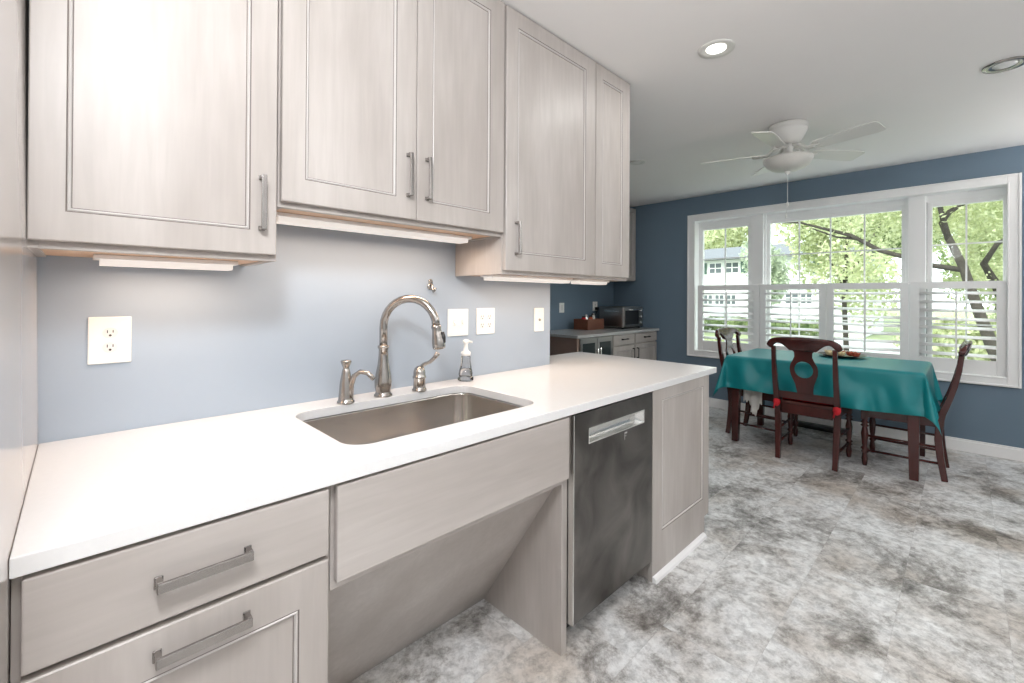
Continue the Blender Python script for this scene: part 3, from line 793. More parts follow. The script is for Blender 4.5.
# toaster oven
to = thing('toaster_oven', 'dark steel toaster oven on the back worktop', 'toaster oven', (4.93, 1.42, H))
TX0, TX1, TY0, TY1, TZ0, TZ1 = 4.76, 5.20, 1.22, 1.58, H + .018, H + .268
MB().box(TX0, TX1, TY0 + .012, TY1, TZ0, TZ1).build('body', 'steel', to, .012, 3)
MB().box(TX0 + .004, TX1 - .004, TY0, TY0 + .0115, TZ0 + .006, TZ1 - .006).build('front_frame', 'steel', to, .003)
MB().box(TX0 + .02, TX1 - .115, TY0 - .006, TY0 - .0005, TZ0 + .035, TZ1 - .045).build('glass_door', 'black', to, .002)
MB().tube([(TX0 + .03, TY0 - .035, TZ1 - .035), (TX1 - .125, TY0 - .035, TZ1 - .035)], .007, 8).box(TX0 + .04, TX0 + .05, TY0 - .035, TY0, TZ1 - .04, TZ1 - .03).box(TX1 - .145, TX1 - .135, TY0 - .035, TY0, TZ1 - .04, TZ1 - .03).build('door_handle', 'chrome', to)
for k in range(3):
    MB().lathe([(0.020, 0), (0.018, -.014), (0.002, -.016)], (TX1 - .055, TY0 - .0005, TZ0 + .05 + k * .075), 14, axis='y').build('knob', 'chrome', to)
for ax in (TX0 + .03, TX1 - .03):
    for ay in (TY0 + .04, TY1 - .04): MB().lathe([(0.014, H + .0005), (0.012, H + .02)], (ax, ay, 0), 10).build('foot', 'black', to)
MB().box(TX0 - .0012, TX0 + .001, 1.30, 1.50, TZ1 - .060, TZ1 - .048).build('side_vent', 'chrome', to)

cr_ = thing('wooden_crate', 'brown wooden crate beside the toaster oven on the back worktop', 'crate', (4.36, 1.48, H))
kx0, kx1, ky0, ky1 = 4.27, 4.60, 1.40, 1.60
MB().box(kx0, kx1, ky0, ky0 + .012, H + .001, H + .125).box(kx0, kx1, ky1 - .012, ky1, H + .001, H + .125).box(kx0, kx0 + .012, ky0 + .012, ky1 - .012, H + .001, H + .125).box(kx1 - .012, kx1, ky0 + .012, ky1 - .012, H + .001, H + .125).box(kx0 + .012, kx1 - .012, ky0 + .012, ky1 - .012, H + .001, H + .01).build('box', 'wicker', cr_, .002)
def jar(x, y, h, r, mat, lid, label):
    root = thing('spice_jar', label, 'jar', (x, y, H + .011))
    z = H + .011
    MB().lathe([(r, z), (r, z + h * .75), (r * .7, z + h * .85), (r * .7, z + h * .88)], (x, y, 0), 14).build('jar_body', mat, root)
    MB().lathe([(r * .78, z + h * .88), (r * .78, z + h), (r * .2, z + h + .002)], (x, y, 0), 14).build('lid', lid, root)
jar(4.315, 1.49, .150, .030, 'red', 'black', 'dark-lidded red jar, leftmost in the brown wooden crate')
jar(4.385, 1.51, .165, .028, 'chrome', 'chrome', 'shiny jar standing in the middle of the brown wooden crate')
jar(4.455, 1.49, .155, .026, 'rust', 'black', 'dark rust-coloured jar right of the shiny one in the crate')
jar(4.53, 1.51, .175, .026, 'frost', 'nickel', 'pale frosted jar, rightmost in the brown wooden crate')
pg = thing('power_plug', 'black plug and cord in the socket behind the crate', 'plug', (4.84, YB - .03, 1.08))
MB().box(4.825, 4.865, YB - .045, YB - .009, 1.085, 1.12).build('plug_body', 'black', pg, .004)
MB().tube([(4.845, YB - .04, 1.09), (4.80, YB - .05, 1.05), (4.74, YB - .05, 0.99), (4.70, YB - .06, 0.90), (4.76, YB - .07, H + .006)], .004, 6).build('cord', 'black', pg)

# ------------------------------------------------------------ dining table and cloth
TX, TY = (4.13, 4.93), (-1.44, -0.185)
TZ = 0.742
tb = thing('dining_table', 'dark cherry dining table under the teal cloth by the window', 'table', (4.53, -0.81, 0))
MB().box(TX[0], TX[1], TY[0], TY[1], TZ - .028, TZ).build('tabletop', 'cherry', tb, .004)
MB().box(TX[0] + .05, TX[1] - .05, TY[0] + .05, TY[0] + .07, TZ - .115, TZ - .0285).box(TX[0] + .05, TX[1] - .05, TY[1] - .07, TY[1] - .05, TZ - .115, TZ - .0285).box(TX[0] + .05, TX[0] + .07, TY[0] + .07, TY[1] - .07, TZ - .115, TZ - .0285).box(TX[1] - .07, TX[1] - .05, TY[0] + .07, TY[1] - .07, TZ - .115, TZ - .0285).build('apron', 'cherry', tb, .002)
for sx in (0, 1):
    for sy in (0, 1):
        cx = (4.195, 4.865)[sx]; cy = (-1.385, -0.240)[sy]
        a, b_ = .036, .025; ox = (-1 if sx == 0 else 1) * .006; oy = (-1 if sy == 0 else 1) * .006
        vs = [(cx + ox - b_, cy + oy - b_, 0), (cx + ox + b_, cy + oy - b_, 0), (cx + ox + b_, cy + oy + b_, 0), (cx + ox - b_, cy + oy + b_, 0),
              (cx - a, cy - a, TZ - .029), (cx + a, cy - a, TZ - .029), (cx + a, cy + a, TZ - .029), (cx - a, cy + a, TZ - .029)]
        MB().hexa(vs).build('leg', 'cherry', tb, .004)

def cloth():
    rnd = random.Random(4)
    over = 0.295
    x0, x1, y0, y1 = TX[0] - .006, TX[1] + .006, TY[0] - .006, TY[1] + .006
    us = np.concatenate([np.linspace(-over, 0, 16)[:-1], np.linspace(0, x1 - x0, 20), (x1 - x0) + np.linspace(0, over, 16)[1:]])
    vs_ = np.concatenate([np.linspace(-over, 0, 16)[:-1], np.linspace(0, y1 - y0, 54), (y1 - y0) + np.linspace(0, over, 16)[1:]])
    W, L = x1 - x0, y1 - y0
    V = []
    zt = TZ + 0.0035
    for u in us:
        for v in vs_:
            du = -u if u < 0 else max(0, u - W); dv = -v if v < 0 else max(0, v - L)
            sx = -1 if u < 0 else 1; sy = -1 if v < 0 else 1
            bx = x0 + min(max(u, 0), W); by = y0 + min(max(v, 0), L)
            r = math.hypot(du, dv)
            if r < 1e-9:
                V.append((bx, by, zt + 0.0008 * sin(9 * bx + 3 * by))); continue
            ca, sa = du / r, dv / r
            lobe = (2 * ca * sa) ** 1.5
            # flare away from the edge, corner lobes fold outwards
            if du > 0 and dv == 0:
                w = 0.5 + 0.5 * sin(by * 7.3 + 1.2 * sx) * cos(by * 3.1 + .5)
                endf = max(0, 1 - min(by - y0, y1 - by) / 0.25)
                out = r * (0.03 + 0.16 * w * (r / over) + 0.06 * endf)
            elif dv > 0 and du == 0:
                w = 0.5 + 0.5 * sin(bx * 9.0 + sy)
                endf = max(0, 1 - min(bx - x0, x1 - bx) / 0.2)
                out = r * (0.03 + 0.14 * w * (r / over) + 0.06 * endf)
            else:
                out = r * (0.09 + 0.10 * lobe + 0.12 * abs(sin(3 * math.atan2(sa, ca))))
            if du > 0 and dv == 0: out += 0.026 * (r / over) * (sin(by * 19 + 3.5 * r / over) + .6 * sin(by * 31 - 6 * r))
            if dv > 0 and du == 0: out += 0.02 * (r / over) * sin(bx * 24 + 2 * r / over)
            out = abs(out) + 0.006 * min(1, r / .02)
            drop = math.sqrt(max(r * r - out * out, 0.0)) * (0.98 + 0.05 * sin(by * 4.4 + bx * 3))
            ang = 0
            V.append((bx + sx * ca * out, by + sy * sa * out, zt - drop))
    nu, nv = len(us), len(vs_)
    Fc = [(i * nv + j, (i + 1) * nv + j, (i + 1) * nv + j + 1, i * nv + j + 1) for i in range(nu - 1) for j in range(nv - 1)]
    mb = MB(); mb.add(V, Fc, 0, True)
    o = mb.build('tablecloth', 'teal', None, fix=False, origin=(4.53, -0.81, TZ + .001))
    s = o.modifiers.new('thick', 'SOLIDIFY'); s.thickness = 0.0015; s.offset = 1
    ss = o.modifiers.new('smooth', 'SUBSURF'); ss.levels = 1; ss.render_levels = 1
    return o
tag(cloth(), 'teal tablecloth draped over the dining table with pointed corners', 'tablecloth')

# shallow dark dish with red and cream pieces on the table
ds = thing('dish', 'low dark dish of dried blooms at the window side of the table', 'dish', (4.72, -0.90, TZ + .0055))
z = TZ + .0055
MB().lathe([(0.06, z), (0.12, z + .008), (0.17, z + .022), (0.168, z + .024), (0.115, z + .012), (0.02, z + .006)], (4.72, -0.90, 0), 28).build('plate', 'black', ds)
rb = random.Random(7)
bl = [(-.09, .06, 'cream', 'cream dried bloom at the left of the dark dish'), (-.04, .0, 'cream', 'cream dried bloom second from left in the dark dish'),
      (0.0, .085, 'cream', 'cream dried bloom nearest the window in the dark dish'), (.02, -.06, 'rust', 'rust-red dried bloom right of the cream ones in the dish'),
      (-.03, -.10, 'rust', 'rust-red dried bloom at the near right of the dark dish'), (.06, .02, 'rust', 'rust-red dried bloom at the middle back of the dark dish')]
for dx, dy, mt, lb in bl:
    m_ = MB(); cx, cy, cz = 4.72 + dx, -0.90 + dy, z + .030
    m_.lathe([(.008, cz - .018), (.024, cz - .012), (.031, cz), (.024, cz + .014), (.008, cz + .020)], (cx, cy, 0), 10)
    for k in range(7):
        a = 2 * pi * k / 7
        m_.tube([(cx + .012 * cos(a), cy + .012 * sin(a), cz), (cx + .030 * cos(a), cy + .030 * sin(a), cz + .010), (cx + .036 * cos(a), cy + .036 * sin(a), cz + .022)], [.012, .010, .002], 6, flat=.5)
    tag(m_.build('dried_flower', mt), lb, 'dried flower', 'dried blooms in the dark dish')

# ------------------------------------------------------------ dining chairs
LEGP = [(0.0, -.225, .019), (.06, -.216, .0195), (.16, -.202, .021), (.28, -.192, .022), (.38, -.197, .022), (.46, -.212, .021), (.56, -.245, .019), (.66, -.272, .018), (.76, -.292, .0165), (.88, -.306, .0155)]
def chair(name, label):
    root = thing(name, label, 'chair', (0, 0, 0), group='cherry dining chairs around the table')
    def yb(z):
        for (z0, y0, _), (z1, y1, _) in zip(LEGP, LEGP[1:]):
            if z <= z1: return y0 + (y1 - y0) * (z - z0) / (z1 - z0)
        return LEGP[-1][1] - (z - .88) * .25
    for s in (-1, 1):
        m_ = MB()
        m_.tube([(s * (.182 + .012 * min(1, z / .5)), y, z) for z, y, r in LEGP], [r * 1.3 for z, y, r in LEGP], 4, square=True, up=(1, 0, 0))
        m_.build('leg', 'cherry', root, .004, local=True)
    for s in (-1, 1):
        m_ = MB()
        m_.box(s * .20 - .021, s * .20 + .021, .204 - .021, .204 + .021, .345, .430)
        m_.lathe([(.013, 0), (.016, .01), (.020, .05), (.015, .085), (.014, .092), (.024, .103), (.014, .114), (.026, .128), (.014, .142), (.017, .155), (.023, .24), (.016, .282), (.014, .287), (.027, .298), (.014, .310), (.026, .322), (.014, .334), (.021, .345)], (s * .20, .204, 0), 14)
        m_.build('leg', 'cherry', root, local=True)
    # seat and its rails
    seat = MB().prism([(-.185, -.205), (.185, -.205), (.222, .20), (.215, .232), (-.215, .232), (-.222, .20)], 'z', .430, .450)
    seat.build('seat', 'cherry', root, .006, 3, local=True)
    r_ = MB().box(-.165, .165, -.205, -.185, .355, .4295).box(-.178, .178, .196, .214, .365, .4295)
    for s in (-1, 1):
        a, b_ = s * .182, s * .200
        lo, hi = min(a, a - s * .018), max(a, a - s * .018); lo2, hi2 = min(b_, b_ - s * .018), max(b_, b_ - s * .018)
        r_.hexa([(lo, -.18, .36), (hi, -.18, .36), (hi2, .185, .36), (lo2, .185, .36), (lo, -.18, .4295), (hi, -.18, .4295), (hi2, .185, .4295), (lo2, .185, .4295)])
    r_.build('seat_rail', 'cherry', root, .002, local=True)
    for s in (-1, 1):
        for z in (.115, .225):
            MB().tube([(s * .186, yb(z) + .01, z), (s * .20, .195, z)], .009, 8).build('stretcher', 'cherry', root, local=True)
    # lower back rail
    m_ = MB(); y = yb(.53)
    m_.hexa([(-.18, yb(.49) - .010, .475), (.18, yb(.49) - .010, .475), (.18, yb(.49) + .012, .475), (-.18, yb(.49) + .012, .475),
             (-.18, yb(.53) - .010, .530), (.18, yb(.53) - .010, .530), (.18, yb(.53) + .012, .530), (-.18, yb(.53) + .012, .530)])
    m_.build('back_rail', 'cherry', root, .003, local=True)
    # splat with a round hole, curved with the back
    half = [(.528, .050), (.560, .054), (.60, .060), (.640, .074), (.675, .086), (.712, .090), (.748, .084), (.780, .068), (.810, .056), (.840, .058), (.862, .074), (.880, .098)]
    bm = bmesh.new()
    pl = [(-w, z) for z, w in half] + [(w, z) for z, w in reversed(half)]
    hole = [(0.060 * cos(2 * pi * k / 28), .712 + 0.063 * sin(2 * pi * k / 28)) for k in range(28)]
    eds = []
    for poly in (pl, hole):
        vv = [bm.verts.new((a, 0, b_)) for a, b_ in poly]
        eds += [bm.edges.new((vv[i], vv[(i + 1) % len(vv)])) for i in range(len(vv))]
    bmesh.ops.triangle_fill(bm, edges=eds, use_beauty=True)
    ex = bmesh.ops.extrude_face_region(bm, geom=list(bm.faces))
    bmesh.ops.translate(bm, verts=[v for v in ex['geom'] if isinstance(v, bmesh.types.BMVert)], vec=(0, .012, 0))
    for v in bm.verts: v.co.y += yb(v.co.z) - .006
    bmesh.ops.recalc_face_normals(bm, faces=bm.faces)
    me = bpy.data.meshes.new('splat'); bm.to_mesh(me); bm.free(); me.materials.append(M['cherry'])
    sp = bpy.data.objects.new('splat', me); COL.objects.link(sp); sp.parent = root; ORG[sp] = (0, 0, 0)
    # crest rail: rolled, wider than the back, arched below
    N = 40; top = []; bot = []
    for k in range(N + 1):
        x = -.238 + .476 * k / N; u = abs(x) / .238
        zt = .958 - .020 * u ** 2 - .030 * max(0, (u - .72) / .28) ** 2
        if u > .93: zt -= .014 * ((u - .93) / .07) ** 2
        zb = .866 + 0.0 * u
        ax = abs(x)
        if ax < .085: zb = .852
        elif ax < .17: t = (ax - .085) / .085; zb = .852 + .054 * sin(pi / 2 * min(1, t * 1.1))
        else: t = (ax - .17) / .068; zb = .906 - .044 * min(1, t * 1.6) + (.022 * max(0, (t - .6) / .4) ** 2)
        top.append((x, zt)); bot.append((x, zb))
    prof = []
    mb = MB(); rings = []
    for (x, zt), (_, zb) in zip(top, bot):
        cy_ = -.308 - .022 * (1 - (x / .238) ** 2); zm = (zt + zb) / 2; hh = (zt - zb) / 2; ring = []
        for q in range(14):
            th = 2 * pi * q / 14
            yy = .017 * (abs(cos(th)) ** .7) * (1 if cos(th) >= 0 else -1); zz = hh * (abs(sin(th)) ** .7) * (1 if sin(th) >= 0 else -1)
            ring.append((x, cy_ + yy - (zm + zz - .90) * .28, zm + zz))
        rings.append(ring)
    vs = [p for r in rings for p in r]; fs = []
    for i in range(N):
        for q in range(14):
            q2 = (q + 1) % 14; fs.append((i * 14 + q, i * 14 + q2, (i + 1) * 14 + q2, (i + 1) * 14 + q))
    fs += [tuple(range(13, -1, -1)), tuple(N * 14 + q for q in range(14))]
    mb.add(vs, fs, 0, True); mb.build('crest_rail', 'cherry', root, local=True)
    return root
ch = chair('dining_chair', 'cherry keyhole-back chair seen from behind with a red seat cushion')
ch.location = (4.208, -0.798, 0); ch.rotation_euler.z = -pi / 2
c2 = copy_tree(ch); c2.location = (4.487, -1.315, 0); c2.rotation_euler.z = 0
tag(c2, 'cherry dining chair at the right end of the table, seen side-on', 'chair')
c3 = copy_tree(ch); c3.location = (4.535, -0.345, 0); c3.rotation_euler.z = pi - radians(5)
tag(c3, 'cherry dining chair at the left end of the table with white lace on it', 'chair')

cu = thing('seat_cushion', 'red tie-on seat cushion on the chair seen from behind', 'cushion', (4.215, -0.798, .452))
pad = MB(); rings = []
for ins, z in ((.030, .451), (.008, .456), (0, .474), (.004, .492), (.02, .503), (.08, .508), (.15, .509)):
    rings.append([(4.020 + (a) * 1, b_, z) for a, b_ in [(px - 4.020, py) for px, py in rrect(4.035 + ins, 4.420 - ins, -.985 + ins, -.611 - ins, max(.045 - ins * .2, .01))]])
n_ = len(rings[0]); vs = [p for r in rings for p in r]; fs = []
for i in range(len(rings) - 1):
    for k in range(n_):
        k2 = (k + 1) % n_; fs.append((i * n_ + k, i * n_ + k2, (i + 1) * n_ + k2, (i + 1) * n_ + k))
fs += [tuple(range(n_ - 1, -1, -1)), tuple((len(rings) - 1) * n_ + k for k in range(n_))]
pad.add(vs, fs, 0, True).build('pad', 'red', cu)
for yy in (-.606, -.990):
    t = MB()
    t.lathe([(.004, .400), (.018, .412), (.025, .432), (.022, .456), (.006, .468)], (3.985, yy, 0), 10)
    t.tube([(3.99, yy, .45), (4.02, yy * .985 - .01, .462), (4.05, (yy - .798) / 2 - .0 if False else yy * .97, .470)], [.008, .008, .010], 8)
    t.tube([(3.978, yy, .44), (3.965, yy + .012, .415), (3.962, yy + .015, .385)], [.007, .010, .013], 8, flat=.4)
    t.build('tie', 'red', cu)

# white lace hanging off the left chair
def lace():
    mb = MB(); nu, nv = 70, 16; V = []
    for i in range(nu):
        for j in range(nv):
            u = i / (nu - 1); v = j / (nv - 1)
            y = -.262 - .150 * u
            edge = .115 + .12 * math.exp(-((u - .62) / .20) ** 2) + .012 * sin(u * 40)
            if v < .35: x = 4.43 - .120 * v / .35; z = .4545
            else:
                t = (v - .35) / .65; x = 4.303 - .010 * sin(t * 2) - .010 * sin(u * 16) * t; z = .4535 - edge * t
            V.append((x, y, z + .0))
    mb.add(V, [(i * nv + j, (i + 1) * nv + j, (i + 1) * nv + j + 1, i * nv + j + 1) for i in range(nu - 1) for j in range(nv - 1)], 0, True)
    o = mb.build('lace_cloth', 'lace', None, fix=False)
    s = o.modifiers.new('thick', 'SOLIDIFY'); s.thickness = .002; s.offset = 1
    tag(o, 'white lace cloth hanging from the seat of the left-end chair', 'cloth')
lace()

# low dark strip on the floor by the baseboard
rg = thing('floor_strip', 'long low dark strip lying along the baseboard under the window', 'floor register', (5.12, -0.67, 0))
MB().prism([(5.07, 0.0005), (5.07, .03), (5.09, .044), (5.15, .044), (5.17, .03), (5.17, .0005)], 'y', -.90, -.45).build('body', 'black', rg, .002)
MB().box(5.066, 5.0695, -.88, -.47, .010, .024).build('front_strip', 'dark', rg)

# ------------------------------------------------------------ ceiling fan
FX, FY = 3.56, -0.78
fn = thing('ceiling_fan', 'white five-blade ceiling fan with a frosted glass bowl above the table', 'ceiling fan', (FX, FY, C))
MB().lathe([(0.105, C - .0008), (0.118, C - .006), (0.122, C - .020), (0.112, C - .030), (0.118, C - .036), (0.117, C - .050), (0.106, C - .075), (0.088, C - .105), (0.072, C - .128), (0.050, C - .140), (0.020, C - .142)], (FX, FY, 0), 36).build('motor_housing', 'fan', fn)
for k in range(6):
    a = radians(60 * k + 10)
    MB().lathe([(.007, C - .142), (.007, C - .147), (.001, C - .148)], (FX + .04 * cos(a), FY + .04 * sin(a), 0), 8).build('screw', 'nickel', fn)
MB().lathe([(0.045, C - .142), (0.040, C - .155), (0.030, C - .165), (0.034, C - .205), (0.10, C - .218), (0.118, C - .224), (0.10, C - .228)], (FX, FY, 0), 28).build('hub', 'fan', fn)
MB().lathe([(0.100, C - .2285), (0.145, C - .2285), (0.150, C - .236), (0.146, C - .252), (0.128, C - .280), (0.098, C - .302), (0.058, C - .316), (0.018, C - .321), (.004, C - .322)], (FX, FY, 0), 40).build('glass_bowl', 'frost', fn)
MB().lathe([(.020, C - .320), (.022, C - .326), (.012, C - .334), (.008, C - .342), (.002, C - .344)], (FX, FY, 0), 14).build('finial', 'fan', fn)
for k in range(5):
    a = radians(-109 + 72 * k); zb = C - .190
    def L2W(r, s, z, a=a): return (FX + r * cos(a) - s * sin(a), FY + r * sin(a) + s * cos(a), z)
    tw = radians(-13)
    mb = MB(); out = []
    pr = [(.175, .040), (.20, .050), (.28, .054), (.42, .061), (.50, .064), (.535, .060), (.548, .048)]
    outline = [(r, w) for r, w in pr] + [(r, -w) for r, w in reversed(pr)]
    lo = [L2W(r, w * cos(tw), zb + w * sin(tw) - .003) for r, w in outline]
    hi = [L2W(r, w * cos(tw), zb + w * sin(tw) + .003) for r, w in outline]
    n_ = len(lo); mb.v += lo + hi
    mb.f += [list(range(n_ - 1, -1, -1)), list(range(n_, 2 * n_))]; mb.m += [0, 0]; mb.sm += [False, False]
    for i in range(n_):
        j = (i + 1) % n_; mb.f.append([i, j, n_ + j, n_ + i]); mb.m.append(0); mb.sm.append(False)
    bd = mb.build('blade', 'fan', fn)
    ar = MB()
    for s in (-1, 1):
        ar.tube([L2W(.040, s * .008, C - .150), L2W(.085, s * .014, C - .158), L2W(.125, s * .024, C - .196), L2W(.160, s * .028, C - .198), L2W(.215, s * .022, zb - .006)], [.008, .008, .007, .006, .006], 8)
    ar.tube([L2W(.17, -.028, zb - .007), L2W(.17, .028, zb - .006)], .006, 6)
    ar.build('blade_arm', 'fan', bd)
MB().tube([(FX - .004, FY, C - .344), (FX - .004, FY, C - .545)], .0016, 5).lathe([(.003, C - .562), (.007, C - .558), (.007, C - .535), (.003, C - .530)], (FX - .004, FY, 0), 8).tube([(FX - .004, FY, C - .555), (FX - .012, FY + .006, C - .61)], .0012, 5).lathe([(.001, C - .645), (.008, C - .636), (.006, C - .618), (.002, C - .610)], (FX - .012, FY + .006, 0), 10).build('pull_chain', 'fan', fn)

# recessed ceiling lights; those out of view are added for fill
def recessed(x, y, label, power, lit=True, r=.082):
    root = thing('recessed_light', label, 'ceiling light', (x, y, C), group='round recessed lights in the ceiling')
    MB().lathe([(r * .56, C - .002), (r * .58, C - .004), (r * .98, C - .008), (r, C - .004), (r, C - .0006), (r * .56, C - .0005)], (x, y, 0), 32).build('trim_ring', 'fan' if lit or r < .08 else 'nickel', root)
    MB().lathe([(r * .54, C - .0007), (r * .54, C - .0035), (.001, C - .0045)], (x, y, 0), 28).build('lens', 'lit' if lit else 'white', root)
    if power: lamp('downlight', 'AREA', (x, y, C - .012), power, r * 1.3, (1, 0.985, 0.965))
recessed(2.245, -.80, 'lit round recessed ceiling light nearest the cabinets', 3)
recessed(3.43, -1.775, 'recessed ceiling light with metal ring at the right edge', 0, False)
recessed(3.585, 0.385, 'small recessed ceiling light just beyond the end wall cabinet', 5, False, .07)
recessed(0.75, -2.2, 'added fill recessed light, out of view above the near end of the worktop run', 2)
recessed(1.20, -2.55, 'added fill recessed light, out of view over the open floor by the front wall', 3)
recessed(-1.4, -1.9, 'added fill recessed light, out of view in the left part of the kitchen', 2)
recessed(3.0, -2.75, 'added fill recessed light, out of view in the dining end by the front wall', 8)

# added ceiling fixture and bulb standing in for a flash near the viewpoint
dm = thing('flash_fill_dome', 'added ceiling fixture, out of view, for the flash-like fill light', 'ceiling light', (-0.02, -1.48, C))
MB().lathe([(.13, C - .0008), (.13, C - .02), (.125, C - .025)], (-.02, -1.48, 0), 28).build('base', 'nickel', dm)
lamp('flash_fill_bulb', 'POINT', (-0.02, -1.48, C - .36), 54, .12, (.95, .97, 1))

def added_floor_lamp(x, y, label, up, glow):  # added uplights out of view, there to brighten the ceiling and room
    root = thing('added_floor_lamp', label, 'lamp', (x, y, 0), group='added uplight floor lamps out of view')
    MB().lathe([(.14, .0008), (.14, .018), (.03, .03)], (x, y, 0), 28).build('base', 'nickel', root)
    MB().lathe([(.012, .03), (.012, 1.70)], (x, y, 0), 12).build('pole', 'nickel', root)
    MB().lathe([(.02, 1.70), (.10, 1.74), (.16, 1.80), (.155, 1.80), (.095, 1.75), (.005, 1.72)], (x, y, 0), 28).build('shade', 'frost', root)
    lamp('uplight', 'AREA', (x, y, 1.82), up, .28, (1, .975, .95), (x, y, 3))
    return root
added_floor_lamp(4.6, -3.0, 'added uplight floor lamp, out of view by the window wall', 20, 0)
added_floor_lamp(0.3, -3.0, 'added uplight floor lamp, out of view by the front wall of the kitchen', 14, 0)

# ------------------------------------------------------------ outside
GZ = -0.75
gm = MB()
gm.box(XR + .14, 120, -70, 90, GZ - .2, GZ)
g_ = struct('lawn', 'grass', gm); tag(g_, 'green lawn outside the window')
gp = box('bounce_paving', 'asphalt', (XR + .15, 8.2, -9, 9, GZ, GZ + .02)); gp['kind'] = 'structure'; gp['label'] = 'added unseen pale paving below the window, bouncing light inside'  # unseen paving added to bounce neutral daylight onto the ceiling
rd = box('road', 'asphalt', (19.0, 26.5, -60, 4.2, GZ, GZ + .02)); rd['kind'] = 'structure'; rd['label'] = 'pale road outside the window'
dv = box('driveway', 'asphalt', (13.5, 19.0, -2.5, 2.2, GZ, GZ + .018)); dv['kind'] = 'structure'; dv['label'] = 'pale driveway outside the window'

hs = thing('house', 'white two-storey house with grey roof seen through the left window', 'house', (32, 6.5, GZ))
HX = 29.0
MB().box(HX, 37, 2.0, 14.5, GZ, 3.67).build('wall', 'siding', hs)
sd_ = MB()
for k in range(22): sd_.box(HX - .02, HX - .001, 2.0, 14.5, GZ + .2 * k, GZ + .2 * k + .012)
sd_.build('siding_lines', 'white', hs)
MB().add([(HX - .5, 1.6, 3.66), (HX - .5, 14.9, 3.66), (37.5, 14.9, 3.66), (37.5, 1.6, 3.66), (33, 4.6, 4.85), (33, 11.4, 4.85)],
         [(0, 1, 5, 4), (1, 2, 5), (2, 3, 4, 5), (3, 0, 4), (0, 3, 2, 1)]).build('roof', 'shingle', hs)
def hwin(y0, y1, z0, z1):
    w = MB(); w.box(HX - .05, HX - .021, y0 - .07, y1 + .07, z0 - .07, z1 + .07); f = w.build('window', 'white', hs)
    g = MB().box(HX - .06, HX - .051, y0, y1, z0, z1).build('pane', 'hwindow', f)
    MB().box(HX - .07, HX - .061, (y0 + y1) / 2 - .025, (y0 + y1) / 2 + .025, z0, z1).box(HX - .07, HX - .061, y0, y1, (z0 + z1) / 2 - .025, (z0 + z1) / 2 + .025).build('bars', 'white', f)
for y0, y1, z0, z1 in ((9.05, 9.75, 2.85, 3.45), (8.05, 8.75, 2.85, 3.45), (9.6, 10.1, .9, 1.45), (8.9, 9.4, .9, 1.45), (8.2, 8.7, .9, 1.45), (4.9, 5.5, 1.0, 1.6), (4.25, 4.75, 1.0, 1.6), (3.1, 3.7, 2.7, 3.4)):
    hwin(y0, y1, z0, z1)
for y0, y1, z0, z1 in ((9.95, 10.3, 2.8, 3.5), (7.55, 7.9, 2.8, 3.5), (3.85, 4.2, 2.65, 3.45), (2.6, 2.95, 2.65, 3.45)):
    MB().box(HX - .06, HX - .021, y0, y1, z0, z1).build('shutter', 'hshutter', hs)

def foliage_mesh(mb_name, blobs, count, size, seed, mat, parent):
    rg_ = np.random.default_rng(seed)
    w = np.array([b_[3] * b_[4] * b_[5] for b_ in blobs]) ** .6; w = w / w.sum()
    idx = rg_.choice(len(blobs), count, p=w)
    B = np.array(blobs)[idx]
    d = rg_.normal(size=(count, 3)); d /= np.linalg.norm(d, axis=1)[:, None]
    rr = rg_.random(count) ** .45
    P = B[:, :3] + d * B[:, 3:6] * rr[:, None]
    t = rg_.normal(size=(count, 3)); t /= np.linalg.norm(t, axis=1)[:, None]
    q = np.cross(t, rg_.normal(size=(count, 3))); q /= np.linalg.norm(q, axis=1)[:, None]
    s = size * (0.6 + .8 * rg_.random(count))[:, None]
    V = np.stack([P - t * s, P + q * s * .55, P + t * s, P - q * s * .55], 1).reshape(-1, 3) - np.array(ORG[parent])
    me = bpy.data.meshes.new(mb_name)
    me.vertices.add(count * 4); me.vertices.foreach_set('co', V.ravel())
    me.loops.add(count * 4); me.loops.foreach_set('vertex_index', np.arange(count * 4))
    me.polygons.add(count); me.polygons.foreach_set('loop_start', np.arange(0, count * 4, 4))
    me.polygons.foreach_set('loop_total', np.full(count, 4)) if False else None
    me.materials.append(M[mat]); me.update(calc_edges=True); me.validate()
    o = bpy.data.objects.new(mb_name, me); COL.objects.link(o); o.parent = parent
    return o
def tree(label, base, limbs, blobs, count, size, seed, mat, name='tree'):
    root = thing(name, label, 'tree' if name == 'tree' else 'shrub', base, group='trees beyond the window' if name == 'tree' else None)
    if limbs:
        t = MB()
        for pts, rad in limbs: t.tube(pts, rad, 10)
        t.build('trunk', 'bark', root)
    foliage_mesh('foliage', blobs, count, size, seed, mat, root)
tx = 9.0
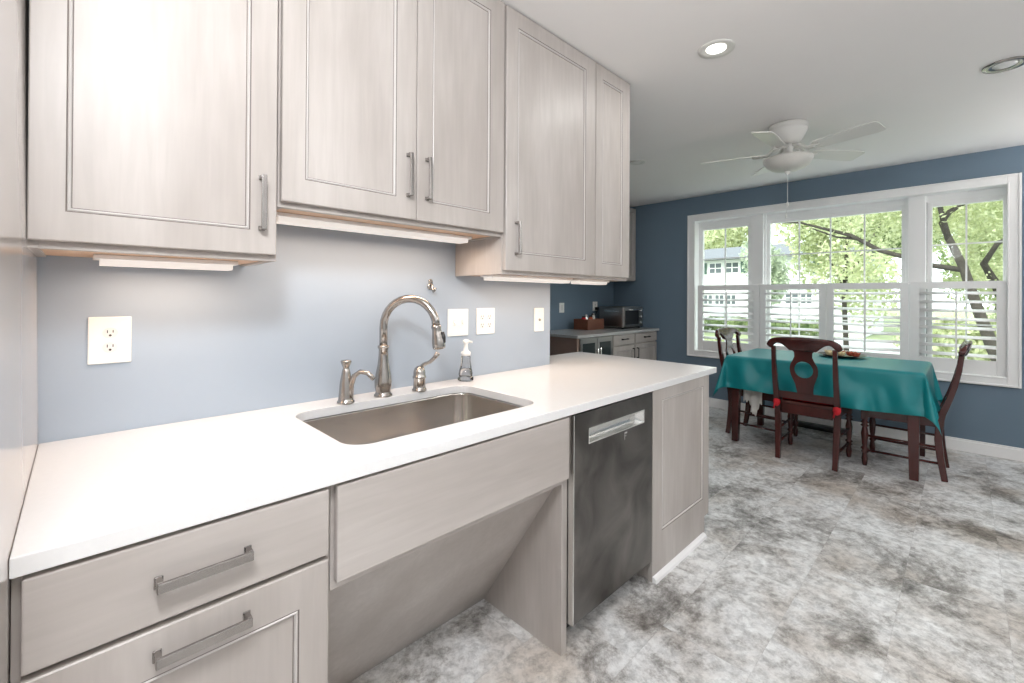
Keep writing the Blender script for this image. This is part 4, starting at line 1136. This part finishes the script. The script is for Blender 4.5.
tree('nearest tree with dark forking trunk outside the right window', (tx, -2.15, GZ),
     [([(tx, -2.25, GZ), (tx, -2.05, .2), (tx, -1.90, .60), (tx, -1.75, 1.15), (tx, -1.62, 1.70), (tx, -1.48, 2.10), (tx, -1.40, 2.35), (tx, -1.48, 2.5), (tx, -1.70, 2.66), (tx, -2.1, 3.2)], [.13, .10, .075, .062, .054, .044, .036, .034, .030, .022]),
      ([(tx, -1.47, 2.1), (tx - .1, -1.38, 2.6), (tx - .2, -1.2, 3.3)], [.04, .03, .02]),
      ([(tx, -2.2, .0), (tx + .3, -2.10, .9), (tx + .4, -1.95, 1.45), (tx + .2, -1.82, 1.75), (tx + .1, -1.95, 2.02), (tx, -2.4, 2.3)], [.10, .07, .055, .04, .03, .02]),
      ([(tx, -1.62, 1.66), (tx, -1.30, 1.74), (tx, -1.00, 1.88), (tx, -.71, 2.0), (tx, -.35, 2.27), (tx, .02, 2.42), (tx, .36, 2.56), (tx, .9, 2.62)], [.04, .038, .036, .034, .030, .024, .018, .01]),
      ([(tx, -.45, 2.2), (tx + .1, -.15, 2.27), (tx + .1, .2, 2.45)], [.022, .016, .01])],
     [(tx + .6, -1.7, 3.3, 1.6, 1.6, 1.0), (tx + .8, -2.6, 2.6, 1.2, 1.2, 1.0), (tx + .6, -.6, 2.9, 1.4, 1.2, .7), (tx + .9, -1.2, 2.5, 1.2, .9, .6), (tx + .9, -2.2, 1.6, .8, .9, .7), (tx + .3, .8, 3.1, 1.0, .9, .5), (tx + .9, -1.75, 1.5, .5, .4, .3)],
     26000, .032, 1, 'leaf')
def blobtree(label, x, y, h, r, count, size, seed, mat, low=.40):
    rd_ = random.Random(seed)
    bl_ = []
    for k in range(9):
        a = rd_.uniform(0, 2 * pi); q = rd_.uniform(0, .7) * r
        bl_.append((x + q * cos(a), y + q * sin(a), GZ + h * rd_.uniform(low, .85), r * rd_.uniform(.4, .6), r * rd_.uniform(.4, .6), h * rd_.uniform(.14, .22)))
    tree(label, (x, y, GZ), [([(x, y, GZ), (x + .1, y + .1, GZ + h * .3), (x, y - .1, GZ + h * .75)], [r * .035, r * .028, r * .012]),
                             ([(x, y, GZ + h * .3), (x, y + r * .4, GZ + h * .6)], [r * .02, r * .01]), ([(x, y, GZ + h * .35), (x, y - r * .4, GZ + h * .62)], [r * .02, r * .01])], bl_, count, size, seed, mat)
blobtree('leafy tree standing before the left part of the white house', 22.5, 9.6, 8.0, 1.9, 5000, .11, 11, 'leaf')
blobtree('greyish tree in front of the middle of the white house', 20.6, 4.0, 5.2, 1.1, 5000, .08, 12, 'leaf3')
blobtree('broad yellow-green tree behind the central window panes', 19, 1.2, 7.5, 2.4, 9000, .09, 13, 'leaf', .15)
blobtree('dark green tree beyond the centre of the road', 33, -3.4, 8.5, 3.6, 8000, .15, 14, 'leaf2')
blobtree('bushy yellow-green tree right of centre beyond the road', 25.5, -2.6, 7.8, 2.6, 9000, .13, 15, 'leaf')
blobtree('tall tree behind the forking trunk', 16, -4.2, 7.5, 2.6, 10000, .08, 16, 'leaf')
blobtree('dark green tree at the far right beyond the road', 30, -10.5, 9, 3.6, 8000, .15, 17, 'leaf2')
blobtree('tall tree rising behind the white house', 44, 14.5, 11, 4.6, 9000, .2, 18, 'leaf')
blobtree('tall tree rising behind the right end of the white house', 47, 3.5, 12.5, 5, 9000, .2, 19, 'leaf2')
blobtree('far tree at the left edge of the window view', 27, 19.0, 10, 3, 3000, .2, 20, 'leaf')
tree('rounded green bush low outside the second shutter', (8.6, 0.1, GZ), None, [(8.6, .1, GZ + .55, .45, .42, .5), (8.7, -.15, GZ + .4, .3, .3, .38)], 1600, .05, 31, 'leaf', 'shrub')
tree('long low green hedge in front of the white house', (27.3, 7, GZ), None, [(27.3, y, GZ + .45, .7, .9, .5) for y in (4, 5.2, 6.4, 7.6, 8.8, 10)], 3000, .11, 32, 'leaf2', 'shrub')
tree('broad pale bush by the road beyond the third shutter', (17.5, -1.4, GZ), None, [(17.5, -1.4, GZ + .8, .8, 1.3, .8), (17.4, -2.8, GZ + .9, .7, 1.1, .9)], 3000, .09, 33, 'leaf', 'shrub')
tree('spreading green bush on the lawn near the left window', (14.5, 3.9, GZ), None, [(14.5, 3.9, GZ + .35, .5, .7, .4)], 1200, .07, 34, 'leaf', 'shrub')
